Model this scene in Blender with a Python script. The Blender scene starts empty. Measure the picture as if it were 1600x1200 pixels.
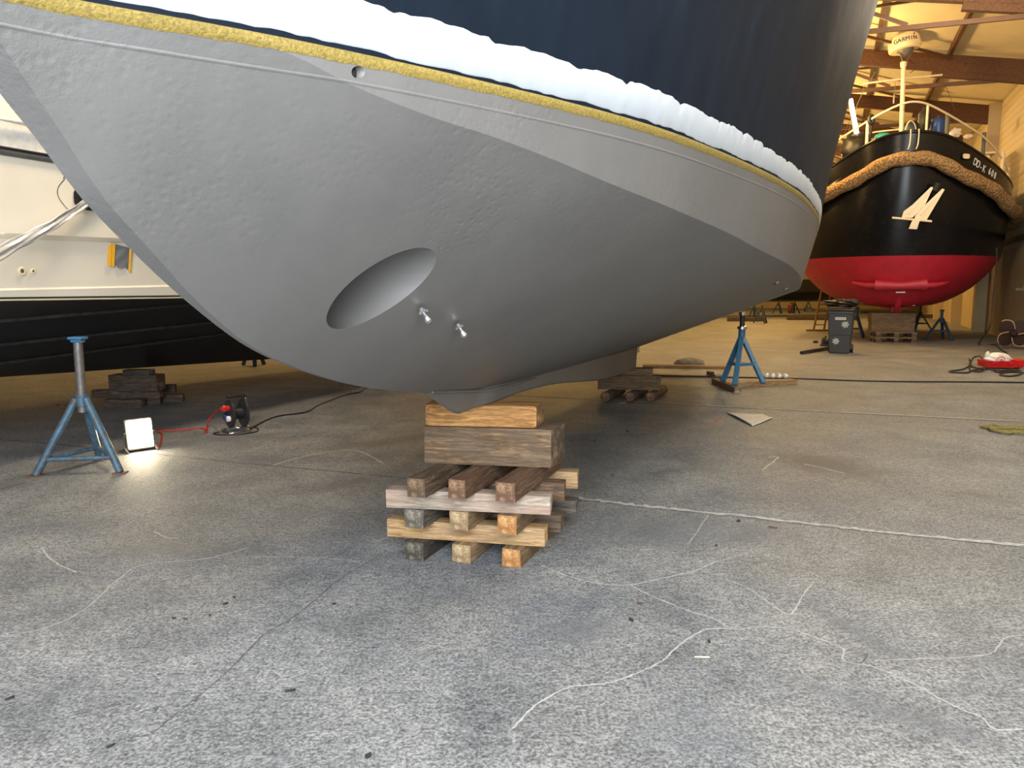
import bpy, bmesh, math, random
import numpy as np
from mathutils import Vector, Matrix
from mathutils.geometry import tessellate_polygon
random.seed(7)
SC = bpy.context.scene
COL = SC.collection
PI = math.pi

# ------------------------------------------------------------------ camera
HC = 1.47                       # eye height
PITCH = math.atan(150 / 1200)   # looking slightly down
cam_d = bpy.data.cameras.new('camera')
cam_d.sensor_width = 36; cam_d.lens = 27; cam_d.clip_end = 300
cam = bpy.data.objects.new('camera', cam_d); COL.objects.link(cam)
cam.location = (0, 0, HC); cam.rotation_euler = (PI / 2 - PITCH, 0, 0)
SC.camera = cam

# ------------------------------------------------------------------ world, lights, exposure
SC.view_settings.view_transform = 'Standard'
SC.view_settings.look = 'None'
SC.view_settings.gamma = 1.0
SC.view_settings.use_curve_mapping = False
SC.view_settings.exposure = 0.0
W = bpy.data.worlds.new('world'); SC.world = W; W.use_nodes = True
W.node_tree.nodes['Background'].inputs[0].default_value = (0.80, 0.90, 1.0, 1)
W.node_tree.nodes['Background'].inputs[1].default_value = 0.30
TH = math.radians(22.5)         # the hall's long axis, turned right of the view
AX = Vector((math.sin(TH), math.cos(TH), 0)); PX = Vector((math.cos(TH), -math.sin(TH), 0))
def hall(a, p, z=0.0): return AX * a + PX * p + Vector((0, 0, z))
def area(name, loc, rot, sx, sy, power, color):
    l = bpy.data.lights.new(name, 'AREA'); l.shape = 'RECTANGLE'; l.size = sx; l.size_y = sy
    l.energy = power; l.color = color
    o = bpy.data.objects.new(name, l); COL.objects.link(o); o.location = loc; o.rotation_euler = rot
    return o
def point(name, loc, power, color, r=0.25):
    l = bpy.data.lights.new(name, 'POINT'); l.energy = power; l.color = color; l.shadow_soft_size = r
    o = bpy.data.objects.new(name, l); COL.objects.link(o); o.location = loc
    return o
# daylight through the open end of the hall, behind the photographer
area('door_daylight', hall(-2.0, 0.6, 3.5), (PI / 2 - 0.18, 0, -TH + 0.20), 5.4, 4.8, 1400, (0.90, 0.95, 1.0))
# the hall's own warm lamps under the roof, then added fill lights
WARM = (1.0, 0.60, 0.20)
for a, p, e in ((22, -0.5, 640), (30, -1.0, 800), (38, -2.0, 800), (46, -4, 800),
                (14, -12, 400),  (24, -9, 800), (34, -10, 900)):
    point('hall_lamp_and_fill', hall(a, p, 6.2), e, WARM)
point('hall_lamp_and_fill', hall(5.6, -4.4, 5.6), 650, (1.0, 0.80, 0.56), 0.4)  # unseen fill light added to brighten the cream boat's side
point('hall_lamp_and_fill', hall(16.5, 2.0, 6.4), 640, (1.0, 0.84, 0.62), 0.4)  # hall lamp shifted and whitened to brighten the right wall
point('hall_lamp_and_fill', hall(7.2, 3.9, 6.9), 460, (1.0, 0.93, 0.82), 0.4)  # unseen fill light added to lift the floor at mid right

# ------------------------------------------------------------------ helpers
_F = 1200.0
def ray(px, py):
    u = (px - 800) / _F; v = (600 - py) / _F
    return Vector((u, math.cos(PITCH) + v * math.sin(PITCH), v * math.cos(PITCH) - math.sin(PITCH)))
def G(px, py, z=0.0):           # where the sight line meets the level z
    d = ray(px, py); return Vector((0, 0, HC)) + d * ((z - HC) / d.z)
def GY(px, py, y):              # where the sight line reaches the depth y
    d = ray(px, py); return Vector((0, 0, HC)) + d * (y / d.y)

def tag(o, label=None, cat=None, group=None, kind=None):
    if label: o['label'] = label
    if cat: o['category'] = cat
    if group: o['group'] = group
    if kind: o['kind'] = kind
    return o
def empty(name, loc, rz=0, label=None, cat=None, group=None):
    o = bpy.data.objects.new(name, None); COL.objects.link(o); o.empty_display_size = 0.1
    o.location = loc; o.rotation_euler = (0, 0, rz)
    return tag(o, label, cat, group)
def link(name, bm, mats, parent=None, smooth=None, loc=None, rot=None):
    me = bpy.data.meshes.new(name)
    bmesh.ops.recalc_face_normals(bm, faces=bm.faces[:])
    bm.to_mesh(me); bm.free()
    if not isinstance(mats, (list, tuple)): mats = [mats]
    for m in mats: me.materials.append(m)
    if smooth is not None:
        for p in me.polygons: p.use_smooth = True
        me.set_sharp_from_angle(angle=math.radians(smooth))
    o = bpy.data.objects.new(name, me); COL.objects.link(o)
    if parent: o.parent = parent
    if loc is not None: o.location = loc
    if rot is not None: o.rotation_euler = rot
    return o
def B(): return bmesh.new()
def add_box(bm, sx, sy, sz, c=(0, 0, 0), rot=None, bevel=0.0, mi=0, seg=1):
    t = bmesh.new()
    bmesh.ops.create_cube(t, size=1)
    bmesh.ops.scale(t, vec=(sx, sy, sz), verts=t.verts)
    if bevel: bmesh.ops.bevel(t, geom=t.edges[:], offset=bevel, segments=seg, affect='EDGES', profile=0.6)
    M = Matrix.Translation(c) @ (rot.to_4x4() if rot is not None else Matrix())
    _merge(bm, t, M, mi)
def _merge(bm, t, M=Matrix(), mi=None):
    vm = {}
    for v in t.verts: vm[v] = bm.verts.new(M @ v.co)
    for f in t.faces:
        try: nf = bm.faces.new([vm[v] for v in f.verts])
        except ValueError: continue
        nf.material_index = f.material_index if mi is None else mi
    t.free()
def frame_from(d, up=Vector((0, 0, 1))):
    d = d.normalized()
    if abs(d.dot(up)) > 0.98: up = Vector((0, 1, 0))
    x = d.cross(up).normalized(); y = x.cross(d).normalized()
    return x, y
def add_bar(bm, p0, p1, w, h=None, mi=0, bevel=0.0):
    p0, p1 = Vector(p0), Vector(p1); h = h or w
    d = p1 - p0; x, y = frame_from(d)
    R = Matrix((x, y, d.normalized())).transposed()
    add_box(bm, w, h, d.length, (p0 + p1) / 2, R, bevel, mi)
def add_tube(bm, pts, r, seg=10, mi=0, cap=True, closed=False):
    pts = [Vector(p) for p in pts]; n = len(pts)
    rs = r if isinstance(r, (list, tuple)) else [r] * n
    rings = []; px = None
    for i, p in enumerate(pts):
        if closed: d = pts[(i + 1) % n] - pts[i - 1]
        else: d = pts[min(i + 1, n - 1)] - pts[max(i - 1, 0)]
        d.normalize()
        if px is None: x, y = frame_from(d)
        else:
            x = px - d * px.dot(d)
            if x.length < 1e-6: x, y = frame_from(d)
            x.normalize(); y = x.cross(d)
        px = x
        rings.append([bm.verts.new(p + (x * math.cos(2 * PI * k / seg) + y * math.sin(2 * PI * k / seg)) * rs[i]) for k in range(seg)])
    for i in range(n if closed else n - 1):
        a, b = rings[i], rings[(i + 1) % n]
        for k in range(seg):
            f = bm.faces.new((a[k], a[(k + 1) % seg], b[(k + 1) % seg], b[k])); f.material_index = mi
    if cap and not closed:
        bm.faces.new(rings[0][::-1]).material_index = mi; bm.faces.new(rings[-1]).material_index = mi
def add_lathe(bm, prof, seg=24, M=Matrix(), mi=0):
    rings = []
    for r, z in prof:
        if r < 1e-6: rings.append([bm.verts.new(M @ Vector((0, 0, z)))])
        else: rings.append([bm.verts.new(M @ Vector((r * math.cos(2 * PI * k / seg), r * math.sin(2 * PI * k / seg), z))) for k in range(seg)])
    for a, b in zip(rings, rings[1:]):
        for k in range(seg):
            q = [a[k % len(a)], a[(k + 1) % len(a)], b[(k + 1) % len(b)], b[k % len(b)]]
            q = list(dict.fromkeys(q))
            if len(q) > 2:
                try: bm.faces.new(q).material_index = mi
                except ValueError: pass
def add_prism(bm, poly, depth, M=Matrix(), mi=0):
    a = [bm.verts.new(M @ Vector((x, y, 0))) for x, y in poly]
    b = [bm.verts.new(M @ Vector((x, y, depth))) for x, y in poly]
    n = len(poly)
    fs = [bm.faces.new(a[::-1]), bm.faces.new(b)]
    for i in range(n): fs.append(bm.faces.new((a[i], a[(i + 1) % n], b[(i + 1) % n], b[i])))
    for f in fs: f.material_index = mi
def add_grid(bm, rows, mi=0, close=False):
    vs = [[bm.verts.new(p) for p in r] for r in rows]
    for a, b in zip(vs, vs[1:]):
        m = len(a)
        for k in range(m if close else m - 1):
            q = list(dict.fromkeys([a[k], a[(k + 1) % m], b[(k + 1) % m], b[k]]))
            if len(q) > 2:
                try: bm.faces.new(q).material_index = mi
                except ValueError: pass
    return vs
def smoothpts(pts, n=8):
    pts = [Vector(p) for p in pts]; out = []
    for i in range(len(pts) - 1):
        p0 = pts[max(i - 1, 0)]; p1 = pts[i]; p2 = pts[i + 1]; p3 = pts[min(i + 2, len(pts) - 1)]
        for k in range(n):
            t = k / n
            out.append(0.5 * ((2 * p1) + (p2 - p0) * t + (2 * p0 - 5 * p1 + 4 * p2 - p3) * t * t + (3 * p1 - p0 - 3 * p2 + p3) * t ** 3))
    out.append(pts[-1]); return out
def pchip(X, Y):
    X = np.array(X, float); Y = np.array(Y, float); h = np.diff(X); d = np.diff(Y) / h
    m = np.zeros(len(X)); m[0] = d[0]; m[-1] = d[-1]
    for i in range(1, len(X) - 1):
        if d[i - 1] * d[i] > 0:
            w1 = 2 * h[i] + h[i - 1]; w2 = h[i] + 2 * h[i - 1]
            m[i] = (w1 + w2) / (w1 / d[i - 1] + w2 / d[i])
    def f(x):
        x = min(max(x, X[0]), X[-1]); i = min(int(np.searchsorted(X, x, side='right')) - 1, len(X) - 2)
        t = (x - X[i]) / h[i]
        return float((2 * t**3 - 3 * t**2 + 1) * Y[i] + (t**3 - 2 * t**2 + t) * h[i] * m[i] + (-2 * t**3 + 3 * t**2) * Y[i + 1] + (t**3 - t**2) * h[i] * m[i + 1])
    return f
def text_mesh(name, s, size, mat, parent, M, depth=0.004, font_x=1.0):
    c = bpy.data.curves.new(name, 'FONT'); c.body = s; c.size = size; c.extrude = depth; c.align_x = 'CENTER'; c.align_y = 'CENTER'
    t = bpy.data.objects.new(name, c); COL.objects.link(t)
    bpy.context.view_layer.update()
    me = bpy.data.meshes.new_from_object(t.evaluated_get(bpy.context.evaluated_depsgraph_get()))
    bpy.data.objects.remove(t); me.name = name
    me.transform(M @ Matrix.Diagonal((font_x, 1, 1, 1))); me.materials.clear(); me.materials.append(mat)
    o = bpy.data.objects.new(name, me); COL.objects.link(o); o.parent = parent
    return o

# ------------------------------------------------------------------ materials
def srgb(r, g, b):
    f = lambda c: ((c / 255 + 0.055) / 1.055) ** 2.4 if c > 10 else c / 255 / 12.92
    return (f(r), f(g), f(b), 1)
class NT:
    def __init__(s, name):
        s.m = bpy.data.materials.new(name); s.m.use_nodes = True; s.t = s.m.node_tree
        s.b = s.t.nodes['Principled BSDF']; s.tc = s.t.nodes.new('ShaderNodeTexCoord')
    def n(s, kind, **kw):
        nd = s.t.nodes.new(kind)
        for k, v in kw.items(): setattr(nd, k, v)
        return nd
    def l(s, a, b): s.t.links.new(a, b)
    def map(s, scale=(1, 1, 1), src='Object', loc=(0, 0, 0), rot=(0, 0, 0)):
        mp = s.n('ShaderNodeMapping'); s.l(s.tc.outputs[src], mp.inputs[0])
        mp.inputs['Scale'].default_value = scale; mp.inputs['Location'].default_value = loc; mp.inputs['Rotation'].default_value = rot
        return mp.outputs[0]
    def noise(s, vec, scale, detail=4, rough=0.55, dist=0.0):
        nz = s.n('ShaderNodeTexNoise'); s.l(vec, nz.inputs['Vector'])
        nz.inputs['Scale'].default_value = scale; nz.inputs['Detail'].default_value = detail
        nz.inputs['Roughness'].default_value = rough; nz.inputs['Distortion'].default_value = dist
        return nz.outputs['Fac']
    def ramp(s, fac, stops, interp='LINEAR'):
        r = s.n('ShaderNodeValToRGB'); s.l(fac, r.inputs[0]); e = r.color_ramp; e.interpolation = interp
        while len(e.elements) < len(stops): e.elements.new(0.5)
        for el, (p, c) in zip(e.elements, stops): el.position = p; el.color = c if len(c) == 4 else (*c, 1)
        return r.outputs[0]
    def mix(s, fac, a, b, mode='MIX'):
        m = s.n('ShaderNodeMix', data_type='RGBA', blend_type=mode)
        for sock, v in ((m.inputs[0], fac), (m.inputs[6], a), (m.inputs[7], b)):
            if hasattr(v, 'is_output') or hasattr(v, 'links'): s.l(v, sock)
            else: sock.default_value = v
        return m.outputs[2]
    def math(s, op, a, b=0.0, clamp=False):
        m = s.n('ShaderNodeMath', operation=op, use_clamp=clamp)
        for sock, v in ((m.inputs[0], a), (m.inputs[1], b)):
            if hasattr(v, 'links'): s.l(v, sock)
            else: sock.default_value = v
        return m.outputs[0]
    def bump(s, h, strength=0.3, dist=0.01, prev=None):
        b = s.n('ShaderNodeBump'); b.inputs['Strength'].default_value = strength; b.inputs['Distance'].default_value = dist
        s.l(h, b.inputs['Height'])
        if prev is not None: s.l(prev, b.inputs['Normal'])
        return b.outputs[0]
    def out(s, color=None, rough=None, metal=None, normal=None, coat=None):
        I = s.b.inputs
        for key, v in (('Base Color', color), ('Roughness', rough), ('Metallic', metal), ('Normal', normal), ('Coat Weight', coat)):
            if v is None: continue
            if hasattr(v, 'links'): s.l(v, I[key])
            else: I[key].default_value = v
        return s.m
def paint(name, col, rough=0.5, metal=0.0, var=0.12, scale=6.0, bump=0.0, bscale=60.0, coat=0.0):
    t = NT(name); v = t.map()
    nz = t.noise(v, scale, 5)
    lo = tuple(c * (1 - var) for c in col[:3]) + (1,); hi = tuple(min(1, c * (1 + var)) for c in col[:3]) + (1,)
    c = t.ramp(nz, [(0.3, lo), (0.7, hi)])
    nm = t.bump(t.noise(v, bscale, 3), bump, 0.004) if bump else None
    return t.out(c, rough, metal, nm, coat)
def emit(name, col, strength):
    t = NT(name); t.b.inputs['Emission Color'].default_value = (*col, 1); t.b.inputs['Emission Strength'].default_value = strength
    t.b.inputs['Base Color'].default_value = (0.8, 0.8, 0.8, 1)
    return t.m
def wood(name, dark, light, stain=None, amt=0.0, grain=1.0):
    t = NT(name)
    oi = t.n('ShaderNodeObjectInfo')
    add = t.n('ShaderNodeVectorMath', operation='ADD'); t.l(t.tc.outputs['Object'], add.inputs[0])
    sc_ = t.n('ShaderNodeVectorMath', operation='SCALE'); cmb = t.n('ShaderNodeCombineXYZ')
    for i in range(3): t.l(oi.outputs['Random'], cmb.inputs[i])
    t.l(cmb.outputs[0], sc_.inputs[0]); sc_.inputs['Scale'].default_value = 37.0; t.l(sc_.outputs[0], add.inputs[1])
    mp = t.n('ShaderNodeMapping'); t.l(add.outputs[0], mp.inputs[0]); mp.inputs['Scale'].default_value = (2.4, 30, 30)
    v = mp.outputs[0]
    g1 = t.noise(v, 2.2, 6, 0.62, 0.7); g2 = t.noise(v, 9, 4, 0.6, 0.3)
    mp2 = t.n('ShaderNodeMapping'); t.l(add.outputs[0], mp2.inputs[0]); mp2.inputs['Scale'].default_value = (3, 6, 6)
    blot = t.noise(mp2.outputs[0], 1.6, 5, 0.6)
    f = t.math('ADD', t.math('MULTIPLY', g1, 0.65), t.math('MULTIPLY', g2, 0.35))
    c = t.ramp(f, [(0.36, tuple(x * 0.38 for x in dark[:3]) + (1,)), (0.47, tuple(x * 0.62 for x in dark[:3]) + (1,)), (0.55, tuple((a + b) * 0.34 for a, b in zip(dark, light))), (0.66, tuple(x * 0.76 for x in light[:3]) + (1,))])
    if stain is not None:
        k = t.math('MULTIPLY', t.ramp(blot, [(0.42, (0, 0, 0, 1)), (0.62, (1, 1, 1, 1))]), amt)
        c = t.mix(k, c, tuple(x * 0.7 for x in stain[:3]) + (1,))
    nm = t.bump(f, 0.7 * grain, 0.006)
    return t.out(c, 0.78, 0.0, nm)
def endgrain(name, dark, light):
    t = NT(name); v = t.map((1, 1, 1))
    w = t.n('ShaderNodeTexWave', wave_type='RINGS', rings_direction='X'); t.l(t.map((1, 1, 1), loc=(0, 0.02, 0.015)), w.inputs[0])
    w.inputs['Scale'].default_value = 26; w.inputs['Distortion'].default_value = 3.5; w.inputs['Detail'].default_value = 3; w.inputs['Detail Scale'].default_value = 2
    nz = t.noise(v, 18, 6, 0.65)
    f = t.math('ADD', t.math('MULTIPLY', w.outputs['Fac'], 0.03), t.math('MULTIPLY', nz, 0.97))
    return t.out(t.ramp(f, [(0.32, tuple(x * 0.45 for x in dark[:3]) + (1,)), (0.50, tuple(x * 0.75 for x in dark[:3]) + (1,)), (0.66, tuple(x * 0.78 for x in light[:3]) + (1,))]), 0.85, 0, t.bump(nz, 0.6, 0.006))

M = {}
# bare and primed surfaces of the boat in the foreground
def make_primer():
    t = NT('grey_primer'); v = t.map()
    big = t.noise(v, 1.3, 4); mid = t.noise(v, 12, 5, 0.6, 0.6); fine = t.noise(v, 105, 3, 0.6, 0.8)
    c = t.ramp(big, [(0.3, srgb(92, 91, 90)), (0.7, srgb(102, 100, 98))])
    lum = t.noise(t.map((9, 9, 1.6)), 1.2, 3)
    c = t.mix(t.math('MULTIPLY', t.ramp(lum, [(0.45, (0, 0, 0)), (0.7, (1, 1, 1))]), 0.12), c, srgb(112, 110, 108))
    patch = t.ramp(t.noise(v, 1.7, 2), [(0.42, (0.15, 0.15, 0.15)), (0.62, (1, 1, 1))])
    h = t.math('MULTIPLY', t.math('ADD', t.math('MULTIPLY', fine, 0.45), mid), patch)
    vor = t.n('ShaderNodeTexVoronoi'); t.l(v, vor.inputs['Vector']); vor.inputs['Scale'].default_value = 38
    pit = t.math('MULTIPLY', t.ramp(vor.outputs['Distance'], [(0.1, (0, 0, 0)), (0.45, (1, 1, 1))]), t.math('MULTIPLY', patch, 0.4))
    nm = t.bump(t.math('ADD', h, pit), 0.38, 0.005)
    return t.out(c, 0.5, 0.0, nm)
M['primer'] = make_primer()
M['navy'] = None
def make_navy():
    t = NT('navy_topside'); v = t.map((5, 5, 1.1))
    st = t.noise(v, 1.6, 5, 0.6); fine = t.noise(t.map(), 3, 4)
    c = t.ramp(st, [(0.3, srgb(14, 22, 33)), (0.6, srgb(19, 28, 39)), (0.85, srgb(32, 41, 52))])
    r = t.math('ADD', t.math('MULTIPLY', fine, 0.2), 0.55)
    t.b.inputs['Specular IOR Level'].default_value = 0.12
    return t.out(c, r, 0, t.bump(t.noise(t.map(), 2.5, 2), 0.15, 0.02))
M['navy'] = make_navy()
M['white_filler'] = paint('white_filler', srgb(166, 172, 178), 0.55, var=0.03, scale=14, bump=0.25, bscale=25)
M['tape'] = paint('yellow_tape', srgb(122, 104, 46), 0.7, var=0.35, scale=140, bump=0.5, bscale=180)
M['chrome'] = paint('chrome', (0.82, 0.82, 0.84, 1), 0.18, 1.0, var=0.03)
M['steel'] = paint('worn_steel', (0.20, 0.185, 0.17, 1), 0.55, 0.6, var=0.25, scale=25)
M['dark'] = paint('dark_hole', (0.01, 0.01, 0.01, 1), 0.7)
M['stand_blue'] = (lambda t: t.out(t.ramp(t.noise(t.map(), 22, 6, 0.65), [(0.36, srgb(96, 78, 66)), (0.47, srgb(66, 96, 116)), (0.8, srgb(98, 126, 140))]), 0.5, 0.15, t.bump(t.noise(t.map(), 60, 3), 0.3, 0.003)))(NT('chipped_blue_paint'))
M['stand_blue2'] = paint('blue_paint', srgb(58, 112, 150), 0.45, var=0.15, scale=8)
M['stand_dark'] = paint('dark_blue_paint', srgb(38, 62, 80), 0.5, var=0.2)
M['rust'] = paint('rust', srgb(112, 70, 52), 0.85, var=0.3, scale=30)
M['black_rubber'] = paint('black_rubber', (0.012, 0.012, 0.013, 1), 0.5)
M['black_plastic'] = paint('black_plastic', (0.022, 0.023, 0.025, 1), 0.42)
M['red_cable'] = paint('red_cable', srgb(186, 44, 36), 0.5)
M['red_plastic'] = paint('red_plastic', srgb(200, 22, 24), 0.4, var=0.06)
M['white_plastic'] = paint('white_plastic', srgb(232, 228, 222), 0.5, var=0.04)
M['blue_plastic'] = paint('blue_plastic', srgb(36, 70, 130), 0.4)
M['teal'] = paint('teal_plastic', srgb(40, 160, 170), 0.45)
M['cream_gel'] = paint('cream_gelcoat', srgb(240, 229, 208), 0.32, var=0.04, scale=2, coat=0.3)
M['antifoul'] = paint('black_antifouling', (0.012, 0.012, 0.013, 1), 0.35, var=0.4, scale=5)
M['strake'] = paint('scuffed_strake', (0.03, 0.03, 0.03, 1), 0.4, var=0.5, scale=14)
M['cloth_grey'] = paint('grey_cloth', srgb(120, 122, 122), 0.9, var=0.12, scale=60, bump=0.5, bscale=120)
M['tape_orange'] = paint('orange_yellow_tape', srgb(232, 170, 40), 0.6, var=0.1)
M['glossblack'] = paint('gloss_black_paint', (0.006, 0.006, 0.007, 1), 0.22, var=0.3)
M['glossblack'].node_tree.nodes['Principled BSDF'].inputs['Specular IOR Level'].default_value = 0.25
M['tugred'] = paint('red_antifouling', srgb(172, 24, 48), 0.55, var=0.15, scale=3)
M['tugred2'] = paint('fresh_red_paint', srgb(170, 32, 52), 0.5, var=0.06)
M['cream'] = paint('cream_paint', srgb(232, 214, 176), 0.4, var=0.05)
M['graymetal'] = paint('grey_metal', srgb(92, 92, 88), 0.5)
def make_rope():
    t = NT('woven_rope_fender'); v = t.map()
    w1 = t.n('ShaderNodeTexVoronoi'); t.l(t.map((20, 20, 20)), w1.inputs['Vector']); w1.inputs['Scale'].default_value = 1
    c = t.ramp(w1.outputs['Distance'], [(0.1, srgb(186, 152, 102)), (0.7, srgb(124, 92, 56))])
    return t.out(c, 0.9, 0, t.bump(w1.outputs['Distance'], 1.0, -0.03))
M['rope'] = make_rope()
M['rope_olive'] = paint('olive_rope', srgb(128, 116, 64), 0.9, var=0.35, scale=60, bump=0.6)
M['bin'] = paint('dark_grey_bin', srgb(58, 60, 62), 0.45, var=0.06)
M['sticker'] = paint('pale_sticker', srgb(170, 172, 172), 0.6)
M['white_label'] = paint('white_label', srgb(225, 225, 222), 0.6)
M['bronze'] = paint('weathered_bronze', srgb(52, 32, 22), 0.65, 0.3, var=0.25, scale=9)
M['bronze_edge'] = paint('bright_bronze_edge', srgb(204, 160, 122), 0.45, 0.4)
M['sack'] = paint('grey_sack', srgb(132, 126, 116), 0.85, var=0.2, scale=12, bump=0.4)
M['paper'] = None
def make_paper():
    t = NT('printed_paper'); v = t.map()
    br = t.n('ShaderNodeTexBrick'); t.l(t.map((7, 9, 1)), br.inputs[0]); br.inputs['Color1'].default_value = srgb(104, 92, 82); br.inputs['Color2'].default_value = srgb(196, 186, 172); br.inputs['Mortar'].default_value = srgb(205, 200, 192); br.inputs['Mortar Size'].default_value = 0.08; br.inputs['Scale'].default_value = 1
    c = t.mix(0.8, srgb(200, 194, 184), br.outputs[0])
    return t.out(c, 0.8)
M['paper'] = make_paper()
M['poly'] = paint('clear_wrap', srgb(226, 220, 210), 0.25, var=0.1, scale=20, bump=0.6, bscale=30)
M['poly'].node_tree.nodes['Principled BSDF'].inputs['Transmission Weight'].default_value = 0.0
M['foil'] = paint('dull_foil', (0.7, 0.7, 0.7, 1), 0.5, 0.4)
M['glass'] = paint('clear_plastic', (0.9, 0.9, 0.9, 1), 0.12)
M['glass'].node_tree.nodes['Principled BSDF'].inputs['Transmission Weight'].default_value = 0.5
M['lightwood'] = wood('ladder_wood', srgb(150, 108, 60), srgb(206, 166, 104))
M['lamp_face'] = emit('lamp_face', (1.0, 0.84, 0.58), 55)
M['tube_face'] = emit('tube_face', (1.0, 0.86, 0.55), 30)

# timbers: (dark, light, stain, amount) for the long faces, then the end grain
WD = {}
def wd(key, d, l, stain, amt, e1, e2):
    WD[key] = (wood('timber_' + key, srgb(*d), srgb(*l), srgb(*stain) if stain else None, amt), endgrain('end_grain_' + key, srgb(*e1), srgb(*e2)))
wd('grey', (74, 66, 58), (142, 130, 114), (98, 92, 84), 0.5, (96, 90, 80), (164, 152, 132))
wd('brown', (78, 62, 48), (146, 122, 94), (104, 82, 62), 0.5, (98, 78, 58), (160, 130, 98))
wd('reddish', (88, 66, 48), (148, 120, 90), (118, 80, 56), 0.5, (112, 82, 60), (178, 142, 110))
wd('pale', (166, 150, 132), (216, 206, 190), (184, 150, 128), 0.6, (178, 160, 136), (222, 208, 186))
wd('blond', (168, 128, 78), (220, 186, 132), (190, 166, 140), 0.35, (192, 160, 110), (232, 204, 156))
wd('tan', (134, 106, 74), (186, 156, 116), (110, 90, 70), 0.4, (150, 124, 90), (206, 182, 142))
wd('orange', (118, 94, 66), (176, 142, 100), (96, 80, 62), 0.4, (168, 116, 66), (220, 176, 116))
wd('honey', (172, 116, 58), (236, 186, 116), (196, 146, 84), 0.4, (130, 92, 56), (186, 150, 104))
wd('beam', (112, 86, 60), (162, 134, 100), (110, 96, 80), 0.5, (84, 68, 52), (140, 118, 92))
wd('darkend', (58, 52, 46), (112, 102, 90), (70, 62, 54), 0.5, (70, 64, 56), (140, 132, 116))
wd('old', (84, 68, 56), (142, 120, 102), (98, 78, 64), 0.5, (112, 84, 64), (164, 130, 104))

def timber(name, c, L, w, h, rz, key, label, cat='timber', group=None, bevel=0.006, wane=0.004, parent=None, ry=0.0, skew=0.0):
    """one squared timber: X along its length, centre c, worn arrises, end grain on its own slot"""
    bm = B()
    bmesh.ops.create_cube(bm, size=1); bmesh.ops.scale(bm, vec=(L, w, h), verts=bm.verts)
    lon = [e for e in bm.edges if abs(e.verts[0].co.x - e.verts[1].co.x) > 1e-4]
    bmesh.ops.bevel(bm, geom=bm.edges[:], offset=bevel, segments=2, affect='EDGES', profile=0.7)
    cuts = max(2, int(L / 0.09))
    for i in range(1, cuts):
        x = -L / 2 + L * i / cuts
        g = bm.verts[:] + bm.edges[:] + bm.faces[:]
        bmesh.ops.bisect_plane(bm, geom=g, plane_co=(x, 0, 0), plane_no=(1, 0, 0))
    ph = [random.uniform(0, 6.3) for _ in range(4)]
    for v in bm.verts:
        x, y, z = v.co
        k = wane * (math.sin(9 * x + ph[0]) + 0.6 * math.sin(23 * x + ph[1] + 3 * y))
        if y > 0: v.co.y += k * 0.5
        if y < 0: v.co.y -= k * 0.4 * math.sin(7 * x + ph[2])
        if x > L / 2 - 0.03: v.co.x += skew * y
        if abs(x) > L / 2 - 0.02: v.co.x += wane * 1.2 * math.sin(40 * y + ph[3]) * math.sin(33 * z + ph[2])
    for f in bm.faces:
        f.normal_update()
        f.material_index = 1 if abs(f.normal.x) > 0.8 else 0
    o = link(name, bm, WD[key], parent, 40, c, (0, ry, rz))
    tag(o, label, cat, group)
    return o

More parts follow.
